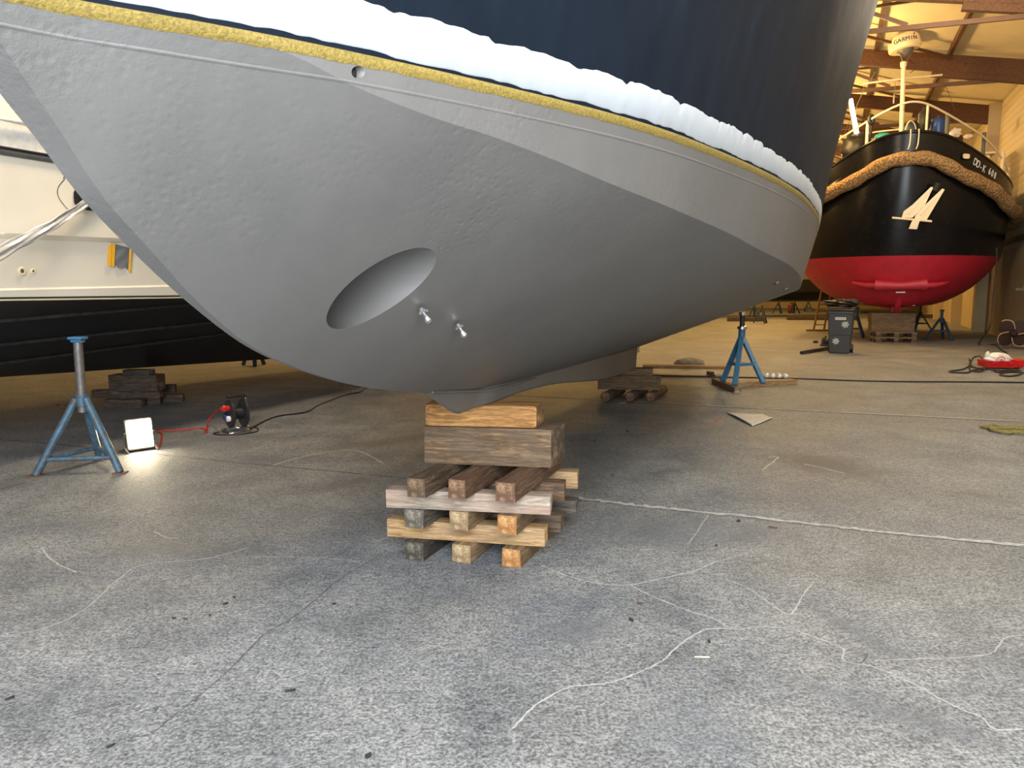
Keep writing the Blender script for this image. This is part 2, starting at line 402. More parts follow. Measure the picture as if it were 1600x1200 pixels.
# ================================================================== THE HALL
def structure(name, bm, mats, smooth=None):
    return tag(link(name, bm, mats, None, smooth), kind='structure')
def make_concrete():
    t = NT('worn_concrete'); v = t.map()
    big = t.noise(v, 0.55, 5, 0.6); mid = t.noise(v, 2.2, 6, 0.6, 0.3); fine = t.noise(v, 78, 5, 0.75); 
    str_ = t.noise(t.map((1, 1.5, 1), rot=(0, 0, -0.35)), 24, 5, 0.7, 0.8)
    blue = t.noise(t.map(loc=(7, 3, 0)), 0.8, 5, 0.65, 0.4)
    spk = t.noise(v, 170, 2, 0.5)
    base = t.ramp(mid, [(0.30, srgb(114, 117, 121)), (0.5, srgb(144, 146, 148)), (0.70, srgb(168, 168, 168))])
    base = t.mix(t.ramp(big, [(0.38, (0, 0, 0)), (0.66, (0.55, 0.55, 0.55))]), base, srgb(128, 126, 122))
    f = t.math('ADD', t.math('MULTIPLY', fine, 0.68), t.math('MULTIPLY', str_, 0.32))
    base = t.mix(t.ramp(blue, [(0.48, (0, 0, 0)), (0.68, (0.6, 0.6, 0.6))]), base, srgb(108, 114, 124))
    tex = t.ramp(f, [(0.36, srgb(60, 63, 66)), (0.46, srgb(128, 129, 130)), (0.54, srgb(188, 188, 187)), (0.64, srgb(230, 229, 226))])
    c = t.mix(0.95, base, tex, 'OVERLAY')
    pits = t.ramp(spk, [(0.27, (1, 1, 1)), (0.36, (0, 0, 0))])
    c = t.mix(t.math('MULTIPLY', pits, 0.55), c, srgb(58, 58, 58))
    # stains and darker patches with a shape of their own: position, radii, turn, strength
    wob = t.noise(v, 3.0, 5, 0.6); wob2 = t.noise(v, 14, 5, 0.7)
    for (px, py, rx, ry, rz, k, col) in ((1290, 725, 0.42, 0.75, 0.5, 0.75, (84, 80, 80)), (255, 858, 0.40, 0.20, 0.1, 0.55, (104, 104, 102)),
                                         (1385, 1110, 0.09, 0.45, 0.9, 0.5, (96, 100, 106)), (1335, 985, 0.07, 0.5, 0.3, 0.45, (92, 96, 102)), (1080, 830, 0.9, 0.35, 0.0, 0.5, (98, 102, 108)),
                                         (540, 755, 0.5, 0.12, 0.9, 0.55, (92, 92, 92)), (905, 985, 0.22, 0.16, 0.0, 0.5, (92, 96, 100)), (1090, 1140, 0.3, 0.2, 0.0, 0.3, (104, 106, 112)),
                                         (600, 690, 0.9, 0.2, 0.6, 0.5, (98, 92, 86)), (1020, 350, 0, 0, 0, 0, (0, 0, 0))):
        if k == 0: continue
        p = G(px, py)
        mp = t.n('ShaderNodeMapping', vector_type='TEXTURE'); t.l(t.tc.outputs['Object'], mp.inputs[0])
        mp.inputs['Location'].default_value = (p.x, p.y, 0); mp.inputs['Rotation'].default_value = (0, 0, rz); mp.inputs['Scale'].default_value = (rx, ry, 1)
        ln = t.n('ShaderNodeVectorMath', operation='LENGTH'); t.l(mp.outputs[0], ln.inputs[0])
        d = t.math('ADD', ln.outputs['Value'], t.math('MULTIPLY', t.math('SUBTRACT', t.math('ADD', t.math('MULTIPLY', wob, 0.6), t.math('MULTIPLY', wob2, 0.4)), 0.5), 2.2))
        c = t.mix(t.math('MULTIPLY', t.ramp(d, [(0.35, (1, 1, 1)), (1.0, (0, 0, 0))]), k), c, srgb(*col))
    nm = t.bump(fine, 0.7, 0.004); nm = t.bump(mid, 0.25, 0.03, nm)
    r = t.math('ADD', t.math('MULTIPLY', mid, 0.3), 0.5)
    return t.out(c, r, 0, nm)
M['concrete'] = make_concrete()
M['crack_light'] = paint('crack_filler', srgb(172, 171, 168), 0.85, var=0.2, scale=30, bump=0.5)
M['crack_dark'] = paint('open_crack', srgb(92, 90, 86), 0.9, var=0.3, scale=40)
def floor():
    bm = B()
    for a0, a1 in ((-30, 62),):
        q = [hall(a0, -22), hall(a1, -22), hall(a1, 6), hall(a0, 6)]
        bm.faces.new([bm.verts.new(p) for p in q])
        q2 = [p + Vector((0, 0, -0.3)) for p in q]
        bm.faces.new([bm.verts.new(p) for p in q2])
    def ribbon(pix, w, mi, jit=0.4, n=10, world=False):
        pts = smoothpts([(Vector(p) if world else G(*p)) for p in pix], n)
        last = None
        for i, p in enumerate(pts):
            d = (pts[min(i + 1, len(pts) - 1)] - pts[max(i - 1, 0)]); d.z = 0; d.normalize(); s = Vector((-d.y, d.x, 0))
            ww = w * random.uniform(1 - jit, 1 + jit) / 2; off = s * random.uniform(-0.4, 0.4) * w
            if i in (0, len(pts) - 1): ww *= 0.15
            a = bm.verts.new(p + off + s * ww + Vector((0, 0, 0.0012))); b = bm.verts.new(p + off - s * ww + Vector((0, 0, 0.0012)))
            if last: f = bm.faces.new((last[0], a, b, last[1])); f.material_index = mi
            last = (a, b)
    z2 = lambda L: [(800 + x / 2, 640 + y / 2) for x, y in L]
    z1 = lambda L: [(x / 2, 640 + y / 2) for x, y in L]
    ribbon(z2([(90, 485), (160, 515), (260, 542), (370, 548), (480, 525), (570, 505), (640, 475), (720, 455)]), 0.0084, 1)
    ribbon(z2([(370, 548), (430, 580), (540, 625), (620, 650), (695, 685), (770, 680), (860, 685), (940, 710), (1030, 745), (1040, 785), (1130, 805), (1260, 860), (1330, 900), (1400, 935), (1470, 965), (1510, 1000), (1600, 1000)]), 0.0070, 1)
    ribbon(z2([(695, 685), (600, 690), (520, 740), (470, 785), (400, 820), (320, 850), (240, 862), (180, 868), (80, 920), (0, 1000)]), 0.0070, 1)
    ribbon(z2([(665, 530), (740, 560), (850, 635), (880, 630), (910, 580), (940, 540)]), 0.0063, 1)
    ribbon(z2([(1130, 785), (1250, 780), (1400, 775), (1500, 760), (1540, 715), (1600, 705)]), 0.0056, 1)
    ribbon(z2([(1040, 785), (1090, 792), (1110, 760)]), 0.008, 2)
    ribbon(z2([(800, 150), (830, 150), (780, 190)]), 0.018, 1); ribbon(z2([(910, 170), (960, 180), (1040, 200)]), 0.014, 1)
    ribbon(z1([(1180, 460), (1050, 540), (930, 640), (830, 700), (760, 770), (700, 830), (640, 880), (540, 960), (480, 1010)]), 0.007, 2)
    ribbon(z1([(780, 430), (650, 465), (450, 485), (370, 530), (270, 620), (150, 680), (0, 710)]), 0.0070, 1)
    ribbon(z1([(780, 460), (960, 462), (1130, 475)]), 0.0056, 1); ribbon(z1([(480, 380), (520, 400), (560, 402)]), 0.0084, 1)
    ribbon(z1([(0, 250), (80, 228)]), 0.02, 2); ribbon(z1([(130, 430), (160, 470), (240, 510)]), 0.01, 1)
    ribbon(z1([(850, 175), (980, 140), (1110, 128), (1200, 170)]), 0.016, 1)
    ribbon([(1110, 800), (1090, 830), (1075, 850)], 0.0056, 1)
    # slab joints, straight across the hall
    ribbon([(-200, 672), (0, 687), (150, 700), (250, 710), (360, 722), (425, 728), (635, 748), (780, 767)], 0.022, 2, 0.6, 14)
    ribbon([(780, 765), (900, 778), (1000, 790), (1150, 805), (1300, 822), (1400, 833), (1600, 852), (1800, 872), (2400, 934)], 0.040, 1, 0.6, 16)
    ribbon([(780, 767), (900, 780.5), (1000, 792.5), (1150, 807.5), (1300, 824.5), (1400, 835.5), (1600, 855)], 0.012, 2, 0.5, 16)
    ribbon([(150, 588), (300, 598), (700, 612), (1080, 632), (1340, 645), (1600, 658)], 0.035, 1, 0.6, 14)
    ribbon([(300, 599.5), (700, 613.5), (1080, 633.5), (1600, 660)], 0.03, 2, 0.5, 14)
    ribbon([(1130, 650), (1105, 668)], 0.03, 3, 0.3); ribbon([(634, 629), (662, 633)], 0.04, 3, 0.5); ribbon([(645, 634), (668, 639)], 0.03, 3, 0.5); ribbon([(1010, 660), (1022, 655)], 0.03, 3, 0.5)
    return structure('floor', bm, [M['concrete'], M['crack_light'], M['crack_dark'], paint('red_mark', srgb(150, 110, 104), 0.8)])
floor()
# right-hand wall: smooth panel below, ribbed siding above
def make_siding():
    t = NT('siding'); w = t.n('ShaderNodeTexWave', wave_type='BANDS', bands_direction='Z', wave_profile='SAW'); t.l(t.map(), w.inputs[0]); w.inputs['Scale'].default_value = 1.5
    c = t.ramp(w.outputs['Fac'], [(0.0, srgb(120, 108, 84)), (0.06, srgb(176, 160, 128)), (0.9, srgb(190, 176, 144)), (1.0, srgb(206, 194, 164))])
    return t.out(c, 0.55, 0, t.bump(w.outputs['Fac'], 0.35, 0.03))
M['siding'] = make_siding()
M['plaster'] = paint('tan_plaster', srgb(176, 158, 122), 0.75, var=0.07, scale=1.5)
M['roof_sheet'] = paint('pale_roof_sheet', srgb(216, 204, 172), 0.6, var=0.06, scale=1.2)
M['door_grey'] = paint('grey_door', srgb(150, 146, 146), 0.6, var=0.08)
WP = 4.75; WZ = 7.40
def wallslab(name, a0, a1, p0, p1, z0, z1, mat):
    bm = B(); c = [hall(a, p) for a, p in ((a0, p0), (a1, p0), (a1, p1), (a0, p1))]
    lo = [bm.verts.new(v + Vector((0, 0, z0))) for v in c]; hi = [bm.verts.new(v + Vector((0, 0, z1))) for v in c]
    bm.faces.new(lo[::-1]); bm.faces.new(hi)
    for i in range(4): bm.faces.new((lo[i], lo[(i + 1) % 4], hi[(i + 1) % 4], hi[i]))
    return structure(name, bm, mat)
wallslab('wall_right', -6, 60, WP, WP + 0.25, 2.6, WZ, M['siding'])
wallslab('wall_right_lower', -6, 60, WP, WP + 0.25, 0, 2.6, M['plaster'])
wallslab('wall_left', -6, 60, -20.25, -20, 0, WZ, M['siding'])
wallslab('wall_back', 60, 60.25, -20.25, WP + 0.25, 0, 11, M['plaster'])
wallslab('door_1', 9.0, 22.2, WP - 0.05, WP + 0.01, 0, 2.75, M['door_grey'])
wallslab('trim_1', 6, 30, WP - 0.12, WP - 0.001, 2.78, 2.9, M['black_plastic'])
for n, a in enumerate((29.7, 35.1, 40.5)): wallslab('trim_%d' % (n + 2), a, a + 0.35, WP - 0.35, WP - 0.001, 0, WZ, M['plaster'])
def roof_z(p): return WZ + 0.18 * min(WP - p, 20 + p)
def roof():
    bm = B(); prof = [(WP + 0.25, WZ), (-8.0, WZ + 0.18 * 12.75), (-20.25, WZ)]
    rows = [[hall(a, p, z) for p, z in prof] + [hall(a, p, z + 0.15) for p, z in prof[::-1]] for a in (-6, 60.2)]
    add_grid(bm, rows, close=True)
    return structure('ceiling', bm, M['roof_sheet'])
roof()
def rz(p): return WZ + 0.18 * (WP - p)
# glulam rafters with steel ties; purlins between them
M['glulam'] = wood('glulam', srgb(88, 54, 28), srgb(126, 82, 44))
M['roof_steel'] = paint('brown_roof_steel', srgb(84, 54, 28), 0.6)
truss_lab = {1: 'brown timber roof truss nearest the camera, above the far end of the hull', 2: 'brown timber roof truss passing behind the radar dome', 3: 'brown timber roof truss meeting the wall above the blue drum',
             4: 'brown timber roof truss second beyond the blue drum', 5: 'brown timber roof truss third beyond the blue drum', 6: 'brown timber roof truss deepest in the hall'}
A0 = 24.4
for i in range(1, 7):
    a = A0 + (i - 2) * 5.4
    e = empty('roof_truss', hall(a, -2, 0), 0, truss_lab[i], 'roof truss', 'timber roof trusses')
    O_ = Vector(e.location)
    bm = B(); add_bar(bm, hall(a, WP - 0.02, rz(WP) - 0.33) - O_, hall(a, -7.9, rz(-7.9) - 0.33) - O_, 0.18, 0.42)
    link('rafter', bm, M['glulam'], e)
    bm = B(); add_bar(bm, hall(a, WP - 0.05, rz(WP) - 0.62) - O_, hall(a, 2.2, rz(2.2) - 0.62) - O_, 0.16, 0.16)
    link('bearing_block', bm, M['glulam'], e)
    bm = B(); add_bar(bm, hall(a, WP - 1.0, rz(WP) - 0.50) - O_, hall(a, -7.8, rz(WP) - 0.30) - O_, 0.06, 0.10)
    link('tie_beam', bm, M['roof_steel'], e)
    for k, (p0, p1) in enumerate(((1.2, -0.6), (-0.6, -2.2), (-2.2, -4.4), (-4.4, -6.0))):
        bm = B()
        za, zb = rz(WP) - 0.4, rz(p1) - 0.52
        add_bar(bm, hall(a, p0, za if k % 2 == 0 else rz(p0) - 0.52) - O_, hall(a, p1, zb if k % 2 == 0 else za) - O_, 0.05, 0.08)
        link('web_member', bm, M['roof_steel'], e)
pl = ['second', 'third', 'fourth', 'fifth', 'sixth']
for i, p in enumerate((2.6, 0.8, -1.0, -2.8, -4.6)):
    bm = B(); add_bar(bm, hall(4, p, rz(p) - 0.09), hall(59, p, rz(p) - 0.09), 0.09, 0.16)
    tag(link('roof_purlin', bm, M['roof_steel']), 'brown roof purlin under the pale roof sheets, %s in from the right wall' % pl[i], 'purlin', 'roof purlins')
nb = ['nearest', 'second nearest', 'third nearest', 'farthest']
for i, a in enumerate((A0 - 10.8, A0 - 5.4, A0, A0 + 5.4)):
    e = empty('roof_brace', hall(a + 2.5, -1, rz(-1) - 0.3), 0, 'pair of thin brown diagonal roof braces crossing, %s of the crossed pairs' % nb[i], 'brace', 'crossed roof braces')
    O_ = Vector(e.location)
    for s in (0, 1):
        bm = B(); pa, pb = (2.6, -4.6) if s == 0 else (-4.6, 2.6)
        add_bar(bm, hall(a + 0.1, pa, rz(pa) - 0.24 - 0.07 * s) - O_, hall(a + 4.9, pb, rz(pb) - 0.24 - 0.07 * s) - O_, 0.06, 0.06)
        link('brace_rod', bm, M['roof_steel'], e)
# ================================================================== GREY YACHT IN THE FOREGROUND
YT = math.radians(16.5)
YO = Vector((-0.276, 3.799, 0)); YA = Vector((math.sin(YT), math.cos(YT), 0)); YP = Vector((math.cos(YT), -math.sin(YT), 0))
yacht = empty('motor_yacht', YO, 0, 'large yacht hull in grey primer and navy blue, its bow propped on the timber crib', 'boat')
def Y(s, p, z): return YA * s + YP * p + Vector((0, 0, z))       # boat frame (aft, port, up), relative to YO
ZW = 2.0
wl = pchip([-2.50, -2.359, -2.252, -2.159, -2.018, -1.904, -1.762, -1.59, -1.365, -1.049, -0.744, -0.315, 0.1, 0.593, 1.281, 2.071, 2.908, 4.5, 6, 7.5, 9, 10.5],
           [0.05, 0.136, 0.226, 0.304, 0.412, 0.490, 0.584, 0.689, 0.820, 0.985, 1.114, 1.260, 1.388, 1.522, 1.672, 1.796, 1.902, 2.02, 2.05, 2.0, 1.9, 1.75])
hw = pchip([-2.5, -2.4, -2.2, -2.05, -1.9, -1.6, 10.5], [0.045, 0.042, 0.029, 0.026, 0.016, 0.008, 0.008])
kz = pchip([-2.5, -2.37, -2.294, -2.222, -2.082, -1.907, -1.66, -1.395, -1.012, -0.45, 0, 0.468, 1.785, 3.5, 6.35, 8, 10.5],
           [1.985, 1.843, 1.764, 1.68, 1.566, 1.437, 1.297, 1.205, 1.108, 1.01, 0.955, 0.905, 0.845, 0.785, 0.692, 0.72, 0.80])
cz = pchip([-2.5, -2.2, -2.05, -1.9, -1.7, -1.557, -1.337, -1.042, -0.571, 0.023, 0.501, 0.955, 1.945, 3.0, 3.7, 4.5, 6, 8, 10.5],
           [1.998, 1.997, 1.975, 1.93, 1.892, 1.876, 1.844, 1.799, 1.753, 1.706, 1.664, 1.638, 1.597, 1.545, 1.50, 1.455, 1.43, 1.5, 1.6])
def stations(a, b, h): 
    n = int(round((b - a) / h)); return [a + (b - a) * i / n for i in range(n + 1)]
SS = stations(-2.5, -1.2, 0.05) + stations(-1.2, 2, 0.1)[1:] + stations(2, 10.5, 0.25)[1:]
NB, NS = 18, 4
def section(s):
    k, c_z, w, h = kz(s), cz(s), wl(s), hw(s)
    c = max(h + 0.0002, w - 0.25 * (ZW - c_z)); out = []
    for i in range(NB + 1):
        u = i / NB; out.append((h + (c - h) * u, k + (c_z - k) * u))
    for i in range(1, NS + 1):
        u = i / NS; out.append((c + (w - c) * u, c_z + (ZW - c_z) * u))
    return out
bm = B(); rows = []
for s in SS:
    sec = section(s)
    rows.append([Y(s, p, z) for p, z in sec] + [Y(s, -p, z) for p, z in sec[::-1]])
vs = add_grid(bm, rows, close=True)
bm.faces.new(vs[0]); bm.faces.new(vs[-1])
bmesh.ops.remove_doubles(bm, verts=bm.verts[:], dist=0.0002)
hull = link('hull_bottom', bm, [M['primer']], yacht, 9)
hull['label'] = 'grey primed underwater hull of the yacht'
# the bow thruster tunnel bored through it, and a small drain hole by the waterline
TUN = (-1.43, 1.466, 0.122)
cut = B()
add_tube(cut, [Y(TUN[0], -1.2, TUN[1]), Y(TUN[0], 1.2, TUN[1])], TUN[2], 64)
add_tube(cut, [Y(-1.91, 0.30, 1.960), Y(-1.88, 0.9, 1.966)], 0.0135, 24)
cut = link('cutter', cut, M['primer'])
cut.parent = yacht
md = hull.modifiers.new('bore', 'BOOLEAN'); md.operation = 'DIFFERENCE'; md.solver = 'EXACT'; md.object = cut
bpy.context.view_layer.update()
me = bpy.data.meshes.new_from_object(hull.evaluated_get(bpy.context.evaluated_depsgraph_get()))
hull.modifiers.clear(); hull.data = me
for p in me.polygons: p.use_smooth = True
me.set_sharp_from_angle(angle=math.radians(9))
bpy.data.objects.remove(cut)
def ring_tube(r0, r1, length, s, z, p0, p1, mat, name, label=None):
    bm = B(); seg = 64
    rows = []
    for pp, rr in ((p0, r0), (p1, r0), (p1, r1), (p0, r1)):
        rows.append([Y(s + rr * math.cos(2 * PI * k / seg), pp, z + rr * math.sin(2 * PI * k / seg)) for k in range(seg)])
    rows.append(rows[0]); add_grid(bm, rows, close=True)
    o = link(name, bm, mat, yacht, 40)
    if label: o['label'] = label
    return o
# shell of the topsides, flaring from the waterline to the deck
ZS = 4.4
def stem_s(z): return -2.49 - 1.0 * (z - ZW) * 0.62 + 0.06 * (z - ZW) ** 2
sheer = pchip([0, 0.06, 0.16, 0.32, 0.55, 0.8, 1.0], [0.05, 0.85, 1.5, 2.1, 2.5, 2.5, 2.2])
bm = B(); rows = []
NT_ = 90
ts = [(i / NT_) ** 1.7 for i in range(NT_ + 1)]
for t in ts:
    row = []
    for j in range(15):
        z = ZW + (ZS - ZW) * j / 14; k = (z - ZW) / (ZS - ZW)
        s0 = stem_s(z); s = s0 + t * (10.5 - s0)
        sw = -2.5 + t * 13.0
        p = wl(sw) * (1 - k ** 1.25) + sheer(t) * k ** 1.25
        row.append(Y(s, p, z))
    row2 = [Vector(v) for v in row]
    rows.append((row, t))
grid = []
for row, t in rows:
    def mir(v):
        s = v.dot(YA); p = v.dot(YP); return Y(s, -p, v.z)
    grid.append(row + [mir(v) for v in row[::-1]])
vs = add_grid(bm, grid, close=True); bm.faces.new(vs[0]); bm.faces.new(vs[-1])
tops = link('topsides', bm, M['navy'], yacht, 35); tops['label'] = 'navy blue flared topsides of the yacht'
# a point on the hull side near the waterline, pushed out by d
def side(s, z, d=0.0):
    if z <= ZW:
        p = wl(s) - 0.25 * (ZW - z)
        if z < cz(s): c = wl(s) - 0.25 * (ZW - cz(s)); p = hw(s) + (c - hw(s)) * (z - kz(s)) / (cz(s) - kz(s))
    else:
        t = (s - stem_s(z)) / (10.5 - stem_s(z)); t = max(t, 0.0); k = (z - ZW) / (ZS - ZW)
        p = wl(-2.5 + t * 13) * (1 - k ** 1.25) + sheer(t) * k ** 1.25
    e = 0.02; p2 = wl(min(s + e, 10.5)); p1 = wl(s - e); sl = (p2 - p1) / (2 * e)
    n = Vector((-sl, 1)).normalized()
    return Y(s + n.x * d, p + n.y * d, z)
def band(name, zlo, zhi, mat, d0, d1, s0=-2.46, s1=9.0, label=None):
    bm = B(); rows = []; s = s0; prev = 0
    while s <= s1:
        a, b = zlo(s), zhi(s)
        rows.append([side(s, a, d0), side(s, a + 0.004, d1), side(s, (a + b) / 2, d1 + 0.001), side(s, b - 0.004, d1), side(s, b, d0)])
        s += 0.012 if s < 3 else 0.03
    add_grid(bm, rows)
    o = link(name, bm, mat, yacht, 60)
    if label: o['label'] = label
    return o
rn = np.random.RandomState(3)
nzv = [rn.uniform(-1, 1, 4000) for _ in range(4)]
def n1(x, k=0):
    i = int(math.floor(x)); f = x - i; f = f * f * (3 - 2 * f)
    return nzv[k][i % 4000] * (1 - f) + nzv[k][(i + 1) % 4000] * f
# the band was brushed on in strokes: each stroke has its own height, with nicks between
edges = []; x = -2.7
while x < 10: edges.append((x, rn.uniform(-0.004, 0.006), rn.uniform(0, 1))); x += rn.uniform(0.10, 0.32) 
def white_hi(s):
    k = max(i for i, e in enumerate(edges) if e[0] <= s)
    w = edges[k + 1][0] - edges[k][0]; u = (s - edges[k][0]) / w
    nick = min(u * w, (1 - u) * w); dip = 0.010 * edges[k][2] * math.exp(-nick / 0.008)
    return ZW + 0.098 + edges[k][1] + 0.003 * n1(s * 45, 0) - dip + 0.006 * math.sin(u * PI)
def white_lo(s): return ZW + 0.010 + 0.004 * n1(s * 9, 1) + 0.002 * n1(s * 40, 2)
band('boot_stripe', white_lo, white_hi, M['white_filler'], 0.0005, 0.0035, label='thick white brushed band along the waterline')
band('masking_tape', lambda s: ZW - 0.025 + 0.0018 * n1(s * 60, 3), lambda s: ZW + 0.003, M['tape'], 0.0005, 0.002, label='yellow masking tape below the white band')
# low weld bead running just under the tape
band('weld_bead', lambda s: ZW - 0.068, lambda s: ZW - 0.056, M['primer'], -0.0006, 0.0008, -2.46)
# keel: raked nose, deeper and wider towards the stern
kb = pchip([-0.41, 0.0, 0.02, 0.3, 0.6, 4.2, 6.385], [1.004, 0.845, 0.841, 0.838, 0.837, 0.55, 0.422])
kw = pchip([-0.41, 0.0, 0.25, 0.45, 1.2, 6.385], [0.014, 0.022, 0.034, 0.07, 0.09, 0.09])
bm = B(); rows = []
for s in stations(-0.41, 0.9, 0.04) + stations(0.9, 6.385, 0.25)[1:]:
    zt = kz(s) + 0.085 if s > -0.2 else kz(s) + 0.03 + 0.02
    w = kw(s); b = kb(s); r = min(0.012, w * 0.5)
    wb = w * (0.55 if s < 0.3 else 0.8)
    rows.append([Y(s, -w, zt), Y(s, -wb, b + r), Y(s, -wb + r, b), Y(s, wb - r, b), Y(s, wb, b + r), Y(s, w, zt)])
vs = add_grid(bm, rows, close=True); bm.faces.new(vs[0]); bm.faces.new(vs[-1])
keel = link('keel', bm, M['primer'], yacht, 25)
# weld seam where the keel meets the bottom
for sd in (1,):
    bm = B(); add_tube(bm, [Y(s, sd * (kw(s) + 0.004), kz(s) + max(0, kw(s) - 0.05) * 0.5 + 0.004) for s in stations(-0.36, 1.2, 0.06)], 0.006, 6)
    link('keel_weld', bm, M['primer'], yacht, 60)
bm = B()
for i in range(5):
    for j in range(3): add_box(bm, 0.012, 0.012, 0.012, Y(6.25 + 0.025 * i, 0.11, 0.66 + 0.025 * j))
link('intake_strainer', bm, M['steel'], yacht)
# anode studs: two on the near flank, two by the bilge far aft
def bottom_pt(s, p): 
    c_z, w = cz(s), wl(s); c = w - 0.25 * (ZW - c_z); return kz(s) + (c_z - kz(s)) * (p - 0.05) / (c - 0.05)
def stud(s, p, L=0.055, r=0.016, tilt=None):
    e0 = 0.01
    z = bottom_pt(s, p)
    t1 = Y(0, e0, bottom_pt(s, p + e0) - z); t2 = Y(e0, 0, bottom_pt(s + e0, p) - z)
    n = t1.cross(t2).normalized()
    if n.z > 0: n = -n
    o = Y(s, p, z); x, y = frame_from(n)
    MM = Matrix((x, y, n)).transposed().to_4x4(); MM.translation = o - n * 0.004
    bm = B(); add_lathe(bm, [(0, 0), (r * 1.25, 0), (r * 1.3, 0.010), (r * 0.75, 0.014), (r * 0.75, 0.030), (r * 1.05, 0.031), (r * 1.05, L * 0.85), (r * 0.8, L), (r * 0.3, L), (0, L * 0.9)], 20, MM)
    return link('hull_stud', bm, M['chrome'], yacht, 40)
stud(-1.214, 0.34, 0.05, 0.013); stud(-0.948, 0.368, 0.05, 0.013)
for s_, p_ in ((2.40, 1.57), (3.45, 1.69)):
    o_ = Y(s_, p_, bottom_pt(s_, p_) + 0.012); bm = B()
    d_ = Y(0.7, 0.75, 0.38).normalized()
    add_tube(bm, [o_, o_ + d_ * 0.035, o_ + d_ * 0.036, o_ + d_ * 0.10], [0.021, 0.021, 0.014, 0.014], 14); link('hull_stud', bm, M['chrome'], yacht, 40)
bm = B(); add_tube(bm, [Y(-1.90, 0.40, 1.9609), Y(-1.893, 0.472, 1.9617)], 0.0118, 20); link('drain_shade', bm, M['dark'], yacht)  # dark disc set into the drain hole in place of its inner shade

# ================================================================== TIMBER CRIB UNDER THE BOW
LONG = PI / 2 - math.radians(20.5)      # timbers pointing away down the hall
def lt(front_c, z, L, key, label, w=0.105, h=0.1, ang=20.5):
    """a timber running away from the camera; front_c = middle of its near end face at the floor plan"""
    a = math.radians(ang); d = Vector((math.sin(a), math.cos(a), 0))
    c = Vector((front_c[0], front_c[1], 0)) + d * L / 2 + Vector((0, 0, z + h / 2))
    return timber('crib_timber', c, L, w, h, PI / 2 - a, key, label, 'timber', 'timbers of the crib under the bow')
def ct(left, ang, L, z, key, label, w=0.1, h=0.1):
    """a timber running across; left = its near bottom left corner"""
    a = math.radians(ang); d = Vector((math.cos(a), math.sin(a), 0)); n = Vector((-d.y, d.x, 0))
    c = Vector((left[0], left[1], 0)) + d * L / 2 + n * w / 2 + Vector((0, 0, z + h / 2))
    return timber('crib_timber', c, L, w, h, a, key, label, 'timber', 'timbers of the crib under the bow')
lt((-0.533, 4.027), 0.0, 0.80, 'darkend', 'weathered dark crib timber lying on the floor at the left, bottom course', 0.118)
lt((-0.271, 3.988), 0.0, 0.80, 'tan', 'brown crib timber lying on the floor in the middle, bottom course', 0.108)
lt((-0.004, 3.920), 0.0, 0.80, 'orange', 'crib timber with orange end grain lying on the floor at the right, bottom course', 0.104)
ct((-0.694, 4.132), -11.8, 0.887, 0.1, 'blond', 'blond front crib timber lying across the bottom course, its left end whitish')
ct((-0.585, 4.38), -11.8, 0.88, 0.1, 'brown', 'dark brown crib timber across the bottom course, behind the blond front one')
ct((-0.475, 4.672), -11.8, 0.88, 0.1, 'grey', 'grey crib timber across the bottom course, rearmost of the lower cross timbers')
lt((-0.524, 3.974), 0.2, 0.80, 'grey', 'weathered grey split crib timber at the left of the middle course', 0.118)
lt((-0.281, 3.936), 0.2, 0.80, 'tan', 'tan crib timber in the centre of the middle course', 0.108)
lt((-0.027, 3.861), 0.2, 0.80, 'orange', 'crib timber with bright orange end at the right of the middle course', 0.108)
ct((-0.677, 4.011), -9.2, 0.887, 0.3, 'pale', 'whitewashed pale front crib timber lying across the middle course')
ct((-0.58, 4.277), -9.2, 0.88, 0.3, 'reddish', 'reddish brown crib timber behind the whitewashed front one')
ct((-0.485, 4.535), -9.2, 0.88, 0.3, 'blond', 'blond crib timber farthest back in the upper cross course')
lt((-0.493, 3.848), 0.4, 0.80, 'brown', 'grey brown split crib timber at the left of the top course', 0.1)
lt((-0.283, 3.824), 0.4, 0.80, 'reddish', 'dark crib timber with reddish square end in the centre of the top course', 0.1)
lt((-0.036, 3.765), 0.4, 0.80, 'reddish', 'crib timber with chipped pink end grain at the right of the top course', 0.106)
timber('keel_block', Vector((-0.1095, 4.243, 0.6055)), 0.745, 0.22, 0.211, math.radians(-9.4), 'beam', 'massive weathered square beam lying on top of the crib under the honey log', 'beam', None, 0.012, 0.006, None, 0.0, 0.30)
timber('keel_log', Vector((-0.155, 4.235, 0.7745)), 0.635, 0.19, 0.127, math.radians(-7.5), 'honey', 'honey coloured log with rounded edges directly under the keel nose', 'log', None, 0.030, 0.006, None, 0.0, 0.12)

# second stack, far under the keel
for i, (px, lab) in enumerate(((946, 'dark rough log under the far keel stack, left of its three logs'), (984, 'dark rough log under the far keel stack, middle of its three logs'), (1016, 'reddish log under the far keel stack, right of its three logs'))):
    p = G(px, 628.5)
    bm = B(); d = AX
    prof = [(0.0, -0.4), (0.062, -0.4), (0.07, -0.39), (0.068, 0), (0.07, 0.39), (0.062, 0.4), (0, 0.4)]
    add_lathe(bm, [(r * (0.97 + 0.06 * math.sin(7 * z)), z) for r, z in prof], 14, Matrix.Rotation(PI / 2, 4, 'Y'))
    for f in bm.faces:
        f.normal_update(); f.material_index = 1 if abs(f.normal.x) > 0.8 else 0
    o = link('stack_log', bm, WD['old' if i < 2 else 'reddish'], None, 40, p + AX * 0.4 + Vector((0, 0, 0.07)), (0, 0, PI / 2 - TH))
    tag(o, lab, 'log', 'logs under the far keel stack')
c = G(973, 629) + AX * 0.32
timber('keel_block', c + Vector((0, 0, 0.14 + 0.095)), 0.82, 0.2, 0.19, math.radians(-8), 'beam', 'grey square beam across three logs under the far end of the keel', 'beam', None, 0.01)
